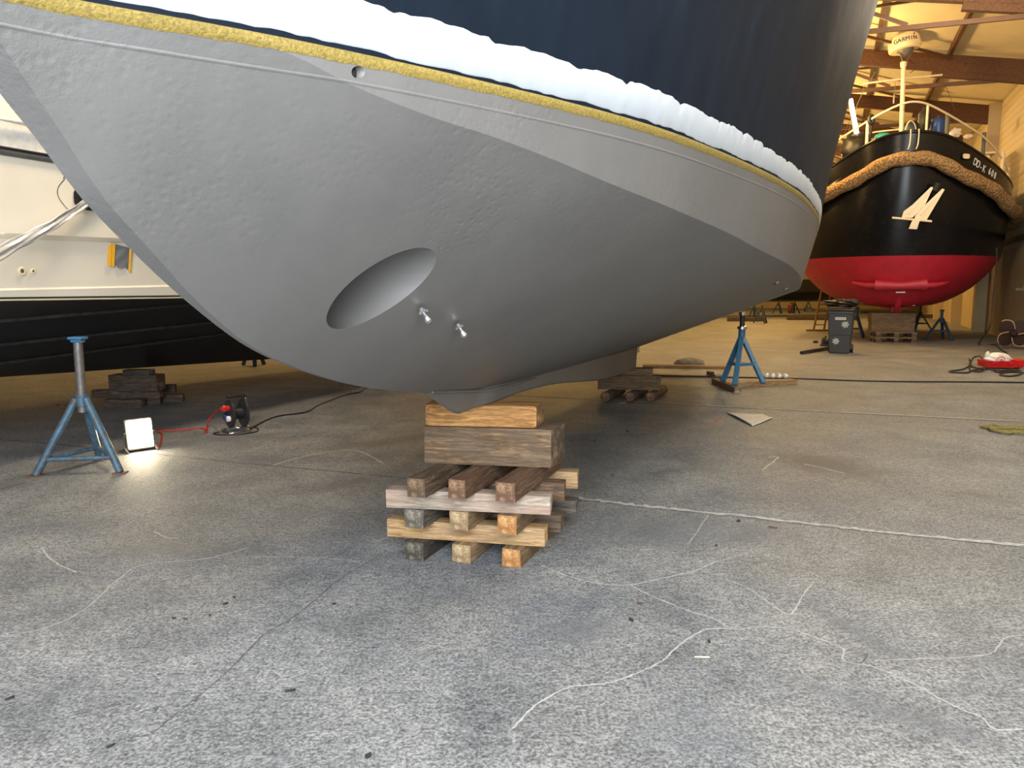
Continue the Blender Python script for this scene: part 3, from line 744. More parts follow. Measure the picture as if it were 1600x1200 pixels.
timber('keel_wedge', c + Vector((0.05, 0.02, 0.33 + 0.045)), 0.52, 0.18, 0.09, math.radians(-8), 'tan', 'short brown board between the far keel end and the grey square beam', 'board', None, 0.006)

# ================================================================== STANDS
def tube_stand(loc, rz_, mats, label, feet, ztop, zcol, group, r=0.030):
    """three round legs, braces, a screw post with pad"""
    e = empty('boat_stand', loc, rz_, label, 'boat stand', group)
    post, paintm = mats
    bm = B(); add_tube(bm, [(0, 0, zcol - 0.12), (0, 0, ztop - 0.03)], r * 1.15, 16); link('post', bm, post, e, 40)
    bm = B(); add_lathe(bm, [(0.03, zcol - 0.07), (0.047, zcol - 0.07), (0.05, zcol), (0.047, zcol + 0.03), (0.03, zcol + 0.03)], 16); link('collar', bm, paintm, e, 40)
    bm = B(); add_box(bm, 0.115, 0.10, 0.02, (0, 0, ztop - 0.01), bevel=0.004); add_box(bm, 0.085, 0.08, 0.025, (0, 0, ztop - 0.032), bevel=0.008); link('pad', bm, M['stand_blue2'], e)
    mids = []
    for fx, fy in feet:
        top = Vector((fx, fy, 0)).normalized() * 0.04 + Vector((0, 0, zcol - 0.01)); bot = Vector((fx, fy, 0.008))
        bm = B(); add_tube(bm, [top, bot], r, 14); lg = link('leg', bm, paintm, e, 40)
        bm = B(); add_box(bm, 0.095, 0.085, 0.008, (fx, fy, 0.004), bevel=0.002); link('foot_plate', bm, M['rust'], lg)
        mids.append(top.lerp(bot, 0.80))
    for i in range(3):
        bm = B(); add_tube(bm, [mids[i], mids[(i + 1) % 3]], r * 0.6, 10); link('brace', bm, paintm, e, 40)
    return e
sl = Vector((-3.452, 6.10, 0))
def lf(px, py): v = G(px, py) - sl; return (v.x, v.y)
tube_stand(sl, 0, (M['steel'], M['stand_blue']), 'chipped pale blue tubular stand standing free beside the work light', [lf(56, 744), lf(188, 739), lf(157, 719)], 1.085, 0.60, None)
def bar_stand(loc, rz_, mat, label, group, ztop=1.1, zj=0.74, feet=None, z0=0.0, caps=True):
    """three flat-bar legs welded to a square post with an adjustable head"""
    e = empty('boat_stand', loc, rz_, label, 'boat stand', group)
    feet = feet or [(0.42 * math.cos(a), 0.42 * math.sin(a)) for a in (PI / 2 + 0.2, PI / 2 + 0.2 + 2.094, PI / 2 + 0.2 + 4.189)]
    bm = B(); add_tube(bm, [(0, 0, zj - 0.12), (0, 0, ztop - 0.24)], 0.052, 14); link('sleeve', bm, mat, e, 40)
    bm = B(); add_tube(bm, [(0, 0, ztop - 0.26), (0, 0, ztop - 0.03)], 0.038, 14); link('post', bm, M['black_plastic'] if caps else mat, e, 40)
    if caps:
        bm = B(); add_lathe(bm, [(0.0, ztop - 0.255), (0.075, ztop - 0.255), (0.075, ztop - 0.215), (0.045, ztop - 0.21), (0, ztop - 0.21)], 16); link('lock_nut', bm, M['chrome'], e, 40)
    bm = B(); add_lathe(bm, [(0.0, ztop - 0.045), (0.055, ztop - 0.045), (0.06, ztop), (0, ztop)], 16); link('head', bm, M['chrome'] if caps else mat, e, 40)
    mids = []
    for fx, fy in feet:
        t_ = Vector((fx, fy, 0)).normalized() * 0.03 + Vector((0, 0, zj)); b_ = Vector((fx, fy, z0))
        bm = B(); add_bar(bm, t_, b_ + Vector((0, 0, 0.004)), 0.075, 0.05, bevel=0.006); link('leg', bm, mat, e)
        mids.append(t_.lerp(b_, 0.58))
    for i in range(3):
        bm = B(); add_bar(bm, mids[i], mids[(i + 1) % 3], 0.05, 0.045); link('brace', bm, mat, e)
    return e
sr = Vector((3.50, 11.70, 0))
def rf(px, py, z=0.08): v = G(px, py, z) - sr; return (v.x, v.y)
bar_stand(sr, 0, M['stand_blue2'], 'bright blue stand on two planks under the yacht, right of the keel', None, 1.105, 0.72, [rf(1129, 597), rf(1148, 603), rf(1193, 600)], 0.086)
# its two planks
def plank(name, p0, p1, w, h, key, label, z=0.0, cat='plank'):
    p0, p1 = Vector(p0), Vector(p1); d = p1 - p0
    return timber(name, (p0 + p1) / 2 + Vector((0, 0, z + h / 2)), d.length, w, h, math.atan2(d.y, d.x), key, label, cat, None, 0.004, 0.002)
a_ = G(1139, 607.5); b_ = G(1244, 601.5)
a2 = G(1117, 599); b2 = G(1153, 614)
plank('plank', a2 - Vector((0.0, 0, 0)), b2, 0.10, 0.08, 'tan', 'short dark plank with round end under the bright blue stand')
dd = (b_ - a_).normalized()
plank('plank', a_ + dd * 0.14 + Vector((0.0, 0.10, 0)), b_ + Vector((0, 0.10, 0)), 0.16, 0.079, 'blond', 'long pale plank reaching right from under the bright blue stand')
for i in range(4):
    bm = B(); cc = G(1202 + 9.5 * i, 600) + Vector((0, 0.14 - 0.012 * i, 0.079))
    bmesh.ops.create_icosphere(bm, subdivisions=2, radius=0.042)
    for v in bm.verts: v.co *= 1 + 0.22 * math.sin(60 * v.co.x + i) * math.sin(70 * v.co.y + 50 * v.co.z)
    mnz = min(v.co.z for v in bm.verts)
    for v in bm.verts: v.co.z = max(v.co.z, -0.03)
    tag(link('foil_lump', bm, M['foil'], None, 60, cc + Vector((0, 0, 0.03))), 'crumpled silvery lump lying on the pale plank beside the bright blue stand', 'foil lump', 'silvery lumps on the plank')
# dark roller lying left of the stand
bm = B(); add_tube(bm, [(-0.06, 0, 0), (0.06, 0, 0)], 0.06, 16); add_tube(bm, [(-0.085, 0, 0), (0.085, 0, 0)], 0.025, 12)
tag(link('roller', bm, M['steel'], None, 40, G(1121, 596) + Vector((0, 0.06, 0.06)), (0, 0, 0.4)), 'small dark metal roller on the floor left of the bright blue stand', 'roller')
# the long board on two blocks and the sack
pl0 = G(1004, 580, 0.06); pl1 = G(1133, 582, 0.06)
plank('plank', pl0, pl1, 0.26, 0.05, 'blond', 'long yellowish board on two blocks between the far keel end and the blue stand', 0.06)
for px, lab in ((1015, 'small block under the left end of the long yellowish board'), (1110, 'small block under the right end of the long yellowish board')):
    q = G(px, 580.5, 0.06); q.z = 0.03
    timber('support_block', q, 0.2, 0.08, 0.06, PI / 2, 'brown', lab, 'block', None, 0.003)
bm = B(); bmesh.ops.create_uvsphere(bm, u_segments=28, v_segments=16, radius=1)
for v in bm.verts:
    n = 1 + 0.06 * math.sin(5 * v.co.x + 2) * math.sin(4 * v.co.y) + 0.04 * math.sin(11 * v.co.x + 7 * v.co.z)
    z = v.co.z
    v.co = Vector((v.co.x * 0.29 * n, v.co.y * 0.19 * n, max(z, -0.75) * 0.095 * n + 0.02 * max(0, z)))
mn = min(v.co.z for v in bm.verts)
for v in bm.verts: v.co.z -= mn
tag(link('sack', bm, M['sack'], None, 60, G(1081, 576) + Vector((0, 0.19, 0))), 'plump grey sack lying on the floor behind the long yellowish board', 'sack')
# ================================================================== LEFT: WORK LIGHT, CABLE REEL, CABLES
lw = empty('work_light', G(214, 708) + Vector((0.02, 0.06, 0)), math.radians(46), 'lit square floodlight standing on the floor right of the pale blue stand', 'work light')
T_ = Matrix.Rotation(math.radians(-10), 4, 'X')
bm = B(); add_box(bm, 0.245, 0.05, 0.285, (0, 0.03, 0.165), bevel=0.02, seg=2); 
for v in bm.verts: v.co = T_ @ v.co
link('housing', bm, M['graymetal'], lw, 40)
bm = B(); add_box(bm, 0.212, 0.008, 0.25, (0, -0.0005, 0.165), bevel=0.003)
for v in bm.verts: v.co = T_ @ v.co
link('lamp_panel', bm, M['lamp_face'], lw)
bm = B(); add_tube(bm, smoothpts([(-0.125, 0.05, 0.18), (-0.13, 0.07, 0.08), (-0.13, 0.0, 0.012), (-0.125, -0.02, 0.012)], 5), 0.010, 8); add_tube(bm, smoothpts([(0.125, 0.05, 0.18), (0.13, 0.07, 0.08), (0.13, 0.0, 0.012), (0.125, -0.02, 0.012)], 5), 0.010, 8)
add_tube(bm, [(-0.135, 0.12, 0.012), (-0.135, -0.02, 0.012)], 0.010, 8); add_tube(bm, [(0.135, 0.12, 0.012), (0.135, -0.02, 0.012)], 0.010, 8); add_tube(bm, [(-0.135, 0.12, 0.012), (0.135, 0.12, 0.012)], 0.010, 8)
link('stand_frame', bm, M['graymetal'], lw, 40)

rl = empty('cable_reel', G(366, 676) + Vector((0, 0.08, 0)), math.radians(40), 'black cable reel with red and blue sockets and a bar handle', 'cable reel')
# local: X to the right along the spindle
def disc(x, r, t, name, mat, parent):
    bm = B(); add_lathe(bm, [(0, -t / 2), (r * 0.3, -t / 2 - 0.006), (r * 0.92, -t / 2), (r, -t / 4), (r, t / 4), (r * 0.92, t / 2), (r * 0.3, t / 2 + 0.006), (0, t / 2)], 36, Matrix.Translation((x, 0, 0.185)) @ Matrix.Rotation(PI / 2, 4, 'Y'))
    return link(name, bm, mat, parent, 40)
fl = disc(-0.065, 0.145, 0.03, 'flange', M['black_plastic'], rl); disc(0.075, 0.15, 0.03, 'flange', M['black_plastic'], rl)
bm = B(); add_tube(bm, [(-0.06, 0, 0.185), (0.07, 0, 0.185)], 0.06, 20); link('drum', bm, M['black_rubber'], rl, 40)
for (y, z, m, n) in ((-0.02, 0.25, 'red_plastic', 'socket'), (0.045, 0.15, 'blue_plastic', 'socket'), (-0.045, 0.145, 'white_plastic', 'socket'), (0.05, 0.24, 'white_plastic', 'socket')):
    bm = B(); add_lathe(bm, [(0.03, 0), (0.03, 0.03), (0.024, 0.034), (0, 0.034)], 16, Matrix.Translation((-0.082, y, z)) @ Matrix.Rotation(-PI / 2, 4, 'Y')); link(n, bm, M[m], rl, 40)
bm = B(); add_box(bm, 0.05, 0.04, 0.045, (-0.135, -0.025, 0.252), bevel=0.008); link('plug', bm, M['red_plastic'], rl)
bm = B(); add_tube(bm, smoothpts([(0.105, 0.0, 0.345), (0.105, 0, 0.20), (0.105, -0.02, 0.05), (0.10, -0.12, 0.015), (0.0, -0.155, 0.012), (-0.12, -0.15, 0.012), (-0.15, -0.05, 0.012), (-0.12, 0.10, 0.012), (0.0, 0.13, 0.012), (0.09, 0.10, 0.014), (0.105, 0.02, 0.04), (0.105, 0.0, 0.12)], 6), 0.011, 10); link('tube_frame', bm, M['chrome'], rl, 40)
bm = B(); add_tube(bm, [(0.112, 0, 0.352), (0.09, 0, 0.366), (-0.09, 0, 0.366)], 0.016, 12); link('handle', bm, M['black_rubber'], rl, 40)
def cable(name, pts, r, mat, label, cat='cable', n=8, group=None):
    bm = B(); add_tube(bm, smoothpts([Vector(p) + Vector((0, 0, r)) for p in pts], n), r, 8)
    return tag(link(name, bm, mat, None, 60), label, cat, group)
rlp = lambda x, y, z: rl.matrix_basis @ Vector((x, y, z)) if False else (Matrix.Translation(rl.location) @ Matrix.Rotation(rl.rotation_euler.z, 4, 'Z')) @ Vector((x, y, z))
cable('red_power_cable', [G(239, 690), G(248, 700), G(253, 680), G(246, 675.5), G(280, 673), G(316, 670.5), G(322, 678), G(326, 666) + Vector((0, 0, 0.05)), G(338, 668) + Vector((0, 0, 0.16)), rlp(-0.16, -0.02, 0.25)], 0.008, M['red_cable'], 'thin red cable running from the floodlight to the cable reel')
cable('black_power_cable', [rlp(0.16, 0.03, 0.0), G(430, 652.5), G(478, 645), G(500, 633), G(540, 618), G(562, 613.5), G(574, 606), G(590, 603), G(640, 600)], 0.009, M['black_rubber'], 'black cable running from the reel towards the yacht bow')
cable('loose_cable_loop', [rlp(-0.17, 0.03, 0.0), rlp(-0.24, 0.0, 0), rlp(-0.22, -0.12, 0), rlp(-0.05, -0.22, 0), rlp(0.12, -0.19, 0), rlp(0.20, -0.06, 0), rlp(0.22, 0.08, 0)], 0.007, M['black_rubber'], 'loop of black cable lying around the foot of the reel')

# ================================================================== LEFT: CREAM MOTOR BOAT
LB = Vector((-4.6, 9.4, 0))
lb = empty('cream_motorboat', LB, 0, 'cream motor boat with black bottom and taped openings, at the left behind the yacht bow', 'boat')
def L(s, p, z): return AX * s + PX * p + Vector((0, 0, z))
def lin(s, s0, z0, s1, z1): return z0 + (z1 - z0) * (s - s0) / (s1 - s0)
def bowk(s): return 1.0
lrows = [  # (half beam, height along the boat)
    (0.06, lambda s: 0.50 - 0.04 * (s + 0)), (0.70, lambda s: 0.80 + 0.04 * (s + 1.0)), (0.73, lambda s: 0.835 + 0.04 * (s + 1.0)), (1.20, lambda s: 0.995 + 0.036 * (s + 1.6)), (1.23, lambda s: 1.03 + 0.036 * (s + 1.6)),
    (1.65, lambda s: 1.20 + 0.05 * (s + 2.7)), (1.68, lambda s: 1.225 + 0.045 * (s + 2.7)), (1.95, lambda s: 1.385)]
def lsheer(s): return 1.0
ST = stations(-7.0, 6.0, 0.25)
def taper(s): return 1.0 - 0.35 * max(0, (s - 2) / 4) ** 2
bm = B(); g = []
for s in ST:
    sec = [(p * taper(s), min(f(s), 1.38)) for p, f in lrows]
    g.append([L(s, p, z) for p, z in sec] + [L(s, -p, z) for p, z in sec[::-1]])
vs = add_grid(bm, g, close=True); bm.faces.new(vs[0]); bm.faces.new(vs[-1])
link('hull_bottom', bm, M['antifoul'], lb, 12)['label'] = 'black antifouled bottom with spray strakes'
for q, (p, f) in enumerate(((0.72, lrows[2][1]), (1.22, lrows[4][1]), (1.675, lrows[6][1]))):
    bm = B(); g = []
    for s in ST:
        z = min(f(s), 1.36); pp = p * taper(s)
        g.append([L(s, pp - 0.02, z - 0.02), L(s, pp + 0.012, z - 0.028), L(s, pp + 0.014, z - 0.006), L(s, pp, z + 0.012)])
    add_grid(bm, g, close=True); link('spray_strake', bm, M['strake'], lb)
up = [(1.95, 1.385), (1.965, 1.385), (1.985, 1.47), (1.972, 1.485), (2.03, 1.86), (2.05, 1.875), (2.075, 1.90), (2.11, 2.46)]
bm = B(); g = []
for s in ST:
    g.append([L(s, p * taper(s), z + (0.02 * (s + 2) if 1.4 < z < 2.2 else 0)) for p, z in up] + [L(s, -p * taper(s), z + (0.02 * (s + 2) if 1.4 < z < 2.2 else 0)) for p, z in up[::-1]])
vs = add_grid(bm, g, close=True); bm.faces.new(vs[0]); bm.faces.new(vs[-1])
ltop = link('topsides', bm, M['cream_gel'], lb, 12)
bm = B(); g = []
for s in ST: g.append([L(s, 1.962 * taper(s), 1.386), L(s, 1.972 * taper(s), 1.386), L(s, 1.972 * taper(s), 1.400), L(s, 1.962 * taper(s), 1.400)])
add_grid(bm, g, close=True); link('boot_line', bm, M['black_plastic'], lb)
bm = B(); g = []
for s in ST: g.append([L(s, 1.945 * taper(s), 1.372), L(s, 1.968 * taper(s), 1.372), L(s, 1.968 * taper(s), 1.386), L(s, 1.945 * taper(s), 1.386)])
add_grid(bm, g, close=True); link('waterline', bm, M['cream'], lb)
# rub rail and the wrapped upper works
bm = B(); add_tube(bm, [L(s, 2.115 * taper(s), 2.475) for s in ST], 0.028, 8); rr = link('rub_rail', bm, M['graymetal'], lb, 60)
bm = B(); add_tube(bm, [L(s, 2.14 * taper(s), 2.50) for s in ST], 0.010, 8); link('rail_insert', bm, M['dark'], rr, 60)
bm = B(); g = []
for s in ST:
    w = 0.012 * math.sin(5.1 * s) + 0.008 * math.sin(13 * s)
    g.append([L(s, (2.11 + w) * taper(s), 2.49), L(s, (2.10 - w) * taper(s), 2.72), L(s, (1.9 + w) * taper(s), 3.2), L(s, -1.9 * taper(s), 3.2), L(s, -2.1 * taper(s), 2.49)])
vs = add_grid(bm, g, close=True); bm.faces.new(vs[0]); bm.faces.new(vs[-1])
link('wrapped_deck', bm, M['poly'], lb, 30)['label'] = 'upper works wrapped in cloudy plastic film'
bm = B(); add_tube(bm, [L(s, (2.15) * taper(s), 2.705 + 0.006 * math.sin(9 * s)) for s in ST], [0.016 + 0.006 * math.sin(11 * s) for s in ST], 6); link('film_edge', bm, M['poly'], lb, 60)
def lside(s, z):     # the cream side's breadth at a height
    zz = z - 0.02 * (s + 2)
    for (p0, z0), (p1, z1) in zip(up[1:], up[2:]):
        if min(z0, z1) <= zz <= max(z0, z1) and z1 > z0: return (p0 + (p1 - p0) * (zz - z0) / (z1 - z0)) * taper(s)
    return 2.0 * taper(s)
# hawse opening with a dark recess
def oval(cs, cz_, rs, rz_, d0, d1, n=32, power=0.55):
    out = []
    for k in range(n):
        a = 2 * PI * k / n; ca, sa = math.cos(a), math.sin(a)
        x = cs + rs * math.copysign(abs(ca) ** power, ca); z = cz_ + rz_ * math.copysign(abs(sa) ** power, sa)
        out.append((x, z))
    return out
hs, hz = -2.13, 2.205
bm = B(); pts = oval(hs, hz, 0.25, 0.095, 0, 0)
g = [[L(x, lside(x, z) + 0.002, z) for x, z in pts], [L(x, lside(x, z) + 0.012, z) for x, z in pts], [L(hs + (x - hs) * 0.86, lside(x, z) + 0.012, hz + (z - hz) * 0.78) for x, z in pts], [L(hs + (x - hs) * 0.84, lside(x, z) + 0.003, hz + (z - hz) * 0.75) for x, z in pts]]
add_grid(bm, g, close=True); hw = link('hawse_rim', bm, M['black_plastic'], lb, 40)
bm = B(); bm.faces.new([bm.verts.new(L(hs + (x - hs) * 0.87, lside(x, z) + 0.0045, hz + (z - hz) * 0.8)) for x, z in pts]); link('hawse_opening', bm, M['dark'], hw)
bm = B(); pl_ = [L(hs - 0.34 + 0.06 * math.cos(a), lside(hs, hz) + 0.003, hz + 0.04 + 0.13 * math.sin(a)) for a in [PI * 0.5 + PI * k / 10 for k in range(11)]]
pl_ = [L(hs + 0.05, lside(hs, 2.36) + 0.003, 2.36)] + [L(hs - 0.30 - 0.09 * math.sin(PI * k / 10), lside(hs, 2.36 - 0.3 * k / 10) + 0.003, 2.36 - 0.26 * k / 10) for k in range(11)]
add_tube(bm, smoothpts(pl_, 4), 0.003, 5); link('hatch_outline', bm, M['graymetal'], lb)
# flanges
for s, z, r in ((-2.79, 1.60, 0.034), (-2.70, 1.602, 0.021)):
    n = PX; x, y = frame_from(n); MM = Matrix((x, y, n)).transposed().to_4x4(); MM.translation = L(s, lside(s, z), z)
    bm = B(); add_lathe(bm, [(r, -0.004), (r, 0.006), (r * 0.85, 0.011), (r * 0.55, 0.011), (r * 0.5, 0.003), (0, 0.003)], 24, MM)
    o = link('hull_flange', bm, M['cream'], lb, 40)
    bm = B(); add_lathe(bm, [(r * 0.44, 0.0035), (r * 0.44, 0.005), (0, 0.005)], 16, MM); link('flange_hole', bm, M['graymetal'], o)
# grey cloth taped over an opening
bm = B(); g = []
for i in range(9):
    row = []
    for j in range(9):
        s = -1.99 + 0.18 * i / 8; z = 1.855 - 0.19 * j / 8 - 0.03 * i / 8 + (0.012 * math.sin(i * 1.3) if j == 8 else 0)
        row.append(L(s, lside(s, z) + 0.010 + 0.012 * math.sin(PI * i / 8) * (0.6 + 0.4 * math.sin(j * 1.1 + i)), z))
    g.append(row)
add_grid(bm, g); pt = link('cloth_patch', bm, M['cloth_grey'], lb, 60)
for s0, w, z0, z1 in ((-2.035, 0.028, 1.84, 1.665), (-2.01, 0.04, 1.855, 1.66), (-1.815, 0.018, 1.82, 1.61)):
    bm = B(); add_grid(bm, [[L(s0, lside(s0, z0) + 0.016, z0), L(s0, lside(s0, z1) + 0.016, z1)], [L(s0 + w, lside(s0, z0) + 0.024, z0 - 0.005), L(s0 + w, lside(s0, z1) + 0.024, z1 - 0.005)]]); link('tape_strip', bm, M['tape_orange'], pt)
# twisted plastic film from the hawse to the lower left
bm = B(); g = []
A1 = L(-2.02, 2.13, 2.30); A2 = L(-2.25, 2.14, 2.20); A3 = L(-3.1, 2.30, 1.76); A4 = L(-3.6, 2.45, 1.55)
path = smoothpts([A1, A2, A2.lerp(A3, 0.5) + Vector((0, 0, -0.012)), A3, A4], 12)
for i, p in enumerate(path):
    t = i / (len(path) - 1); w = 0.042 + 0.03 * t + 0.006 * math.sin(i * 0.9)
    up_ = Vector((0, 0, 1)) + AX * 0.4
    row = []
    for k in range(9):
        v = k / 8 - 0.5
        row.append(p + up_ * (v * 2 * w) + PX * (0.03 + 0.008 * math.sin(v * 14 + i * 0.35) + 0.006 * math.cos(v * 9 - i * 0.2)))
    g.append(row)
add_grid(bm, g); o = link('plastic_film_strip', bm, M['poly'], None, 80, LB)
sm = o.modifiers.new('thick', 'SOLIDIFY'); sm.thickness = 0.004
tag(o, 'twisted strip of clear plastic film hanging from the opening in the cream boat', 'plastic film')
# blocks under its keel
BL = [((162, 637, 221, 637), 0.0, 0.10, 0.12, 'long dark timber on the floor at the front of the left block stack'), ((221, 633, 251, 632), 0.0, 0.10, 0.12, 'short dark timber on the floor in the middle of the left block stack'), ((252, 629, 286, 628), 0.0, 0.10, 0.12, 'dark timber on the floor at the right end of the left block stack'),
      ((143, 622, 172, 622), 0.10, 0.10, 0.12, 'dark timber at the left of the second layer of the left block stack'), ((172, 623, 250, 622), 0.10, 0.10, 0.14, 'long dark timber in the second layer of the left block stack'), ((238, 614, 274, 613), 0.10, 0.10, 0.10, 'dark timber at the right rear of the second layer of the left block stack')]
for (x0, y0, x1, y1), z, h, w, lab in BL:
    p0 = G(x0, y0, z); p1 = G(x1, y1, z); d = (p1 - p0).normalized(); n = Vector((-d.y, d.x, 0))
    timber('block_timber', (p0 + p1) / 2 + n * w / 2 + Vector((0, 0, h / 2)), (p1 - p0).length - 0.004, w, h, math.atan2(d.y, d.x), 'old', lab, 'timber', 'timbers of the left block stack')
p0 = G(171, 611, 0.2); p1 = G(246, 611.5, 0.2); d = (p1 - p0).normalized()
timber('keel_block', (p0 + p1) / 2 + Vector((0, 0.11, 0.1)), (p1 - p0).length, 0.22, 0.2, math.atan2(d.y, d.x), 'old', 'dark square beam on top of the left block stack under the cream boat', 'beam', None, 0.008)
timber('keel_wedge', (p0 + p1) / 2 + Vector((0.03, 0.11, 0.2 + 0.03)), 0.34, 0.15, 0.06, math.atan2(d.y, d.x), 'grey', 'thin grey board on the dark square beam under the cream boat', 'board', None, 0.004)
bar_stand(G(397, 571), 0.5, M['stand_dark'], 'dark blue stand under the black bottom of the cream boat', None, 0.82, 0.55, [(0.22 * math.cos(a), 0.22 * math.sin(a)) for a in (0.4, 2.5, 4.6)], 0, False)
# ================================================================== BLACK AND RED TUG
TO = Vector((9.83, 19.5, 0))
tug = empty('tugboat', TO, 0, 'black tugboat with red bottom, rope fender and radar mast, at the right behind the yacht', 'boat')
def T(s, p, z): return AX * s + PX * p + Vector((0, 0, z))
hb = pchip([0.92, 1.0, 1.2, 1.5, 2.0, 2.3, 3.2, 4.0, 5.5], [0.2, 1.15, 1.65, 2.08, 2.5, 2.68, 2.76, 2.82, 2.88])
s0f = pchip([0.92, 1.0, 1.2, 1.5, 2.0, 2.3, 3.2, 4.0, 5.5], [1.7, 1.2, 0.9, 0.65, 0.42, 0.32, 0.2, 0.1, 0.0])
sheer_t = pchip([0, 0.12, 0.61, 1.11, 2.3, 3.5, 12], [5.30, 5.25, 4.92, 4.66, 4.30, 4.15, 4.1])
def plan(u, z, grow=0.0):      # u in 0..1 along the curved bow then the straight side; returns (s, p)
    h = hb(z) + grow; n = 2.15 - 0.35 * min(1, max(0, (z - 3.0) / 1.2)); Lb = 3.7
    if u < 0.7:
        a = u / 0.7 * PI / 2
        return (s0f(z) - grow + Lb * (1 - max(0, math.cos(a)) ** (2 / n)), h * max(0, math.sin(a)) ** (2 / n))
    v = (u - 0.7) / 0.3; return (s0f(z) - grow + Lb + v * 4.5, h * (1 - 0.3 * v ** 2))
US = [i / 40 * 0.7 for i in range(41)] + [0.7 + 0.3 * i / 8 for i in range(1, 9)]
def tshell(zs_fn, us=US, grow=0.0):
    rows = []
    for u in us[::-1]:
        rows.append([(lambda sp, z: T(sp[0], -sp[1], z))(plan(u, z, grow), z) for z in zs_fn(u)])
    for u in us[1:]:
        rows.append([(lambda sp, z: T(sp[0], sp[1], z))(plan(u, z, grow), z) for z in zs_fn(u)])
    return rows
WT = 2.29
zb = [0.92, 0.95, 1.0, 1.1, 1.2, 1.35, 1.5, 1.75, 2.0, WT]
bm = B(); add_grid(bm, tshell(lambda u: zb)); 
# closing plate along the keel and over the top so the hull is solid
link('hull_bottom', bm, M['tugred'], tug, 20)['label'] = 'red antifouled bottom of the tug'
def top_z(u):
    s, p = plan(u, 4.5); return sheer_t(s)
def zt(u):
    zs = top_z(u) - 0.42
    return [WT, 2.7, 3.2, 3.7, zs - 0.3 if zs - 0.3 > 3.72 else 3.73, zs]
bm = B(); add_grid(bm, tshell(zt)); link('topsides', bm, M['glossblack'], tug, 20)['label'] = 'gloss black side plating of the tug'
bm = B()
def zbw(u): z = top_z(u); return [z - 0.42, z - 0.2, z]
outer = tshell(zbw); inner = tshell(lambda u: [top_z(u), top_z(u) - 0.55], grow=-0.06)
add_grid(bm, [a + b for a, b in zip(outer, inner)]); bw = link('bulwark', bm, M['glossblack'], tug, 25)
bm = B(); rows = tshell(lambda u: [top_z(u) - 0.5], grow=-0.05); n = len(rows)
for i in range(n // 2): 
    a = [rows[i][0], rows[i + 1][0], rows[n - 2 - i][0], rows[n - 1 - i][0]]
    try: bm.faces.new([bm.verts.new(v) for v in a])
    except Exception: pass
link('deck', bm, M['graymetal'], tug)
bm = B(); add_tube(bm, [r[0] for r in tshell(lambda u: [top_z(u) + 0.01], grow=-0.02)], 0.045, 8); link('cap_rail', bm, M['glossblack'], tug, 60)
# rope fender slung round the bow, sagging between lashings
FU = [i / 60 * 0.78 for i in range(61)]
pts = []
for r, u in [(-1, u) for u in FU[::-1]] + [(1, u) for u in FU[1:]]:
    zt_ = top_z(u) - 0.66 - 0.16 * min(1, u / 0.4) + 0.04 * math.sin(u * 24); s, p = plan(u, zt_, 0.16); pts.append(T(s, r * p, zt_))
bm = B(); add_tube(bm, pts, [0.168 * (1 + 0.07 * math.sin(i * 0.9)) for i in range(len(pts))], 18); fen = link('rope_fender', bm, M['rope'], tug, 80)
for pp in (-0.08, 0.10):
    bm = B(); add_tube(bm, smoothpts([T(-0.05, pp + 0.05, 5.33), T(-0.09, pp + 0.05, 5.15), T(-0.09, pp + 0.04, 4.95), T(-0.16, pp, 4.84)], 5), 0.014, 6); link('lashing', bm, M['cream'], fen)
# mooring ports in the bulwark
for px, py, yy in ((1329, 259, 21.3), (1502, 246, 20.35)):
    pass
def on_bow(p, z, d=0.0, side_=1):       # point on the plating at breadth p
    lo, hi = 0.0, 0.7
    for _ in range(40):
        m = (lo + hi) / 2
        if plan(m, z)[1] < abs(p): lo = m
        else: hi = m
    s, q = plan(lo, z, d); s2, q2 = plan(min(lo + 0.01, 0.7), z, d)
    sg = 1 if p >= 0 else -1
    tan = (T(s2, sg * q2, z) - T(s, sg * q, z)).normalized() * sg
    return T(s, sg * q, z), tan
def face_matrix(p, z, d):
    o, tan = on_bow(p, z, d)
    upv = Vector((0, 0, 1)); nrm = tan.cross(upv).normalized()
    MM = Matrix((tan, upv, nrm)).transposed().to_4x4(); MM.translation = o
    return MM
for p, z in ((-1.95, 4.42), (1.27, 4.70)):
    MM = face_matrix(p, z, 0.012)
    bm = B(); add_tube(bm, [MM @ Vector((0.12 * math.copysign(abs(math.cos(a)) ** 0.5, math.cos(a)), 0.075 * math.copysign(abs(math.sin(a)) ** 0.5, math.sin(a)), 0)) for a in [2 * PI * k / 24 for k in range(24)]], 0.018, 8, closed=True); mp_ = link('mooring_port', bm, M['glossblack'], tug, 60)
    bm = B(); bm.faces.new([bm.verts.new(MM @ Vector((0.11 * math.copysign(abs(math.cos(a)) ** 0.5, math.cos(a)), 0.068 * math.copysign(abs(math.sin(a)) ** 0.5, math.sin(a)), 0.004))) for a in [2 * PI * k / 24 for k in range(24)]]); link('port_opening', bm, M['cream'] if p > 0 else M['dark'], mp_)
# registration letters on the bulwark, laid on the plating one by one
sreg = 'DD-K 608'
for i, ch in enumerate(sreg):
    if ch == ' ': continue
    p = 1.50 + i * 0.078
    s_ = [plan(u, 4.5) for u in US]
    u0 = min(US, key=lambda u: abs(plan(u, 4.5)[1] - p) if u < 0.7 else 9)
    sq = plan(u0, 4.5)[0]; zz = sheer_t(sq) - 0.27
    MM = face_matrix(p, zz, 0.014) @ Matrix.Rotation(-0.30, 4, 'Z')
    text_mesh('registration_letter', ch, 0.25, M['white_label'], tug, MM, 0.004, 0.72)
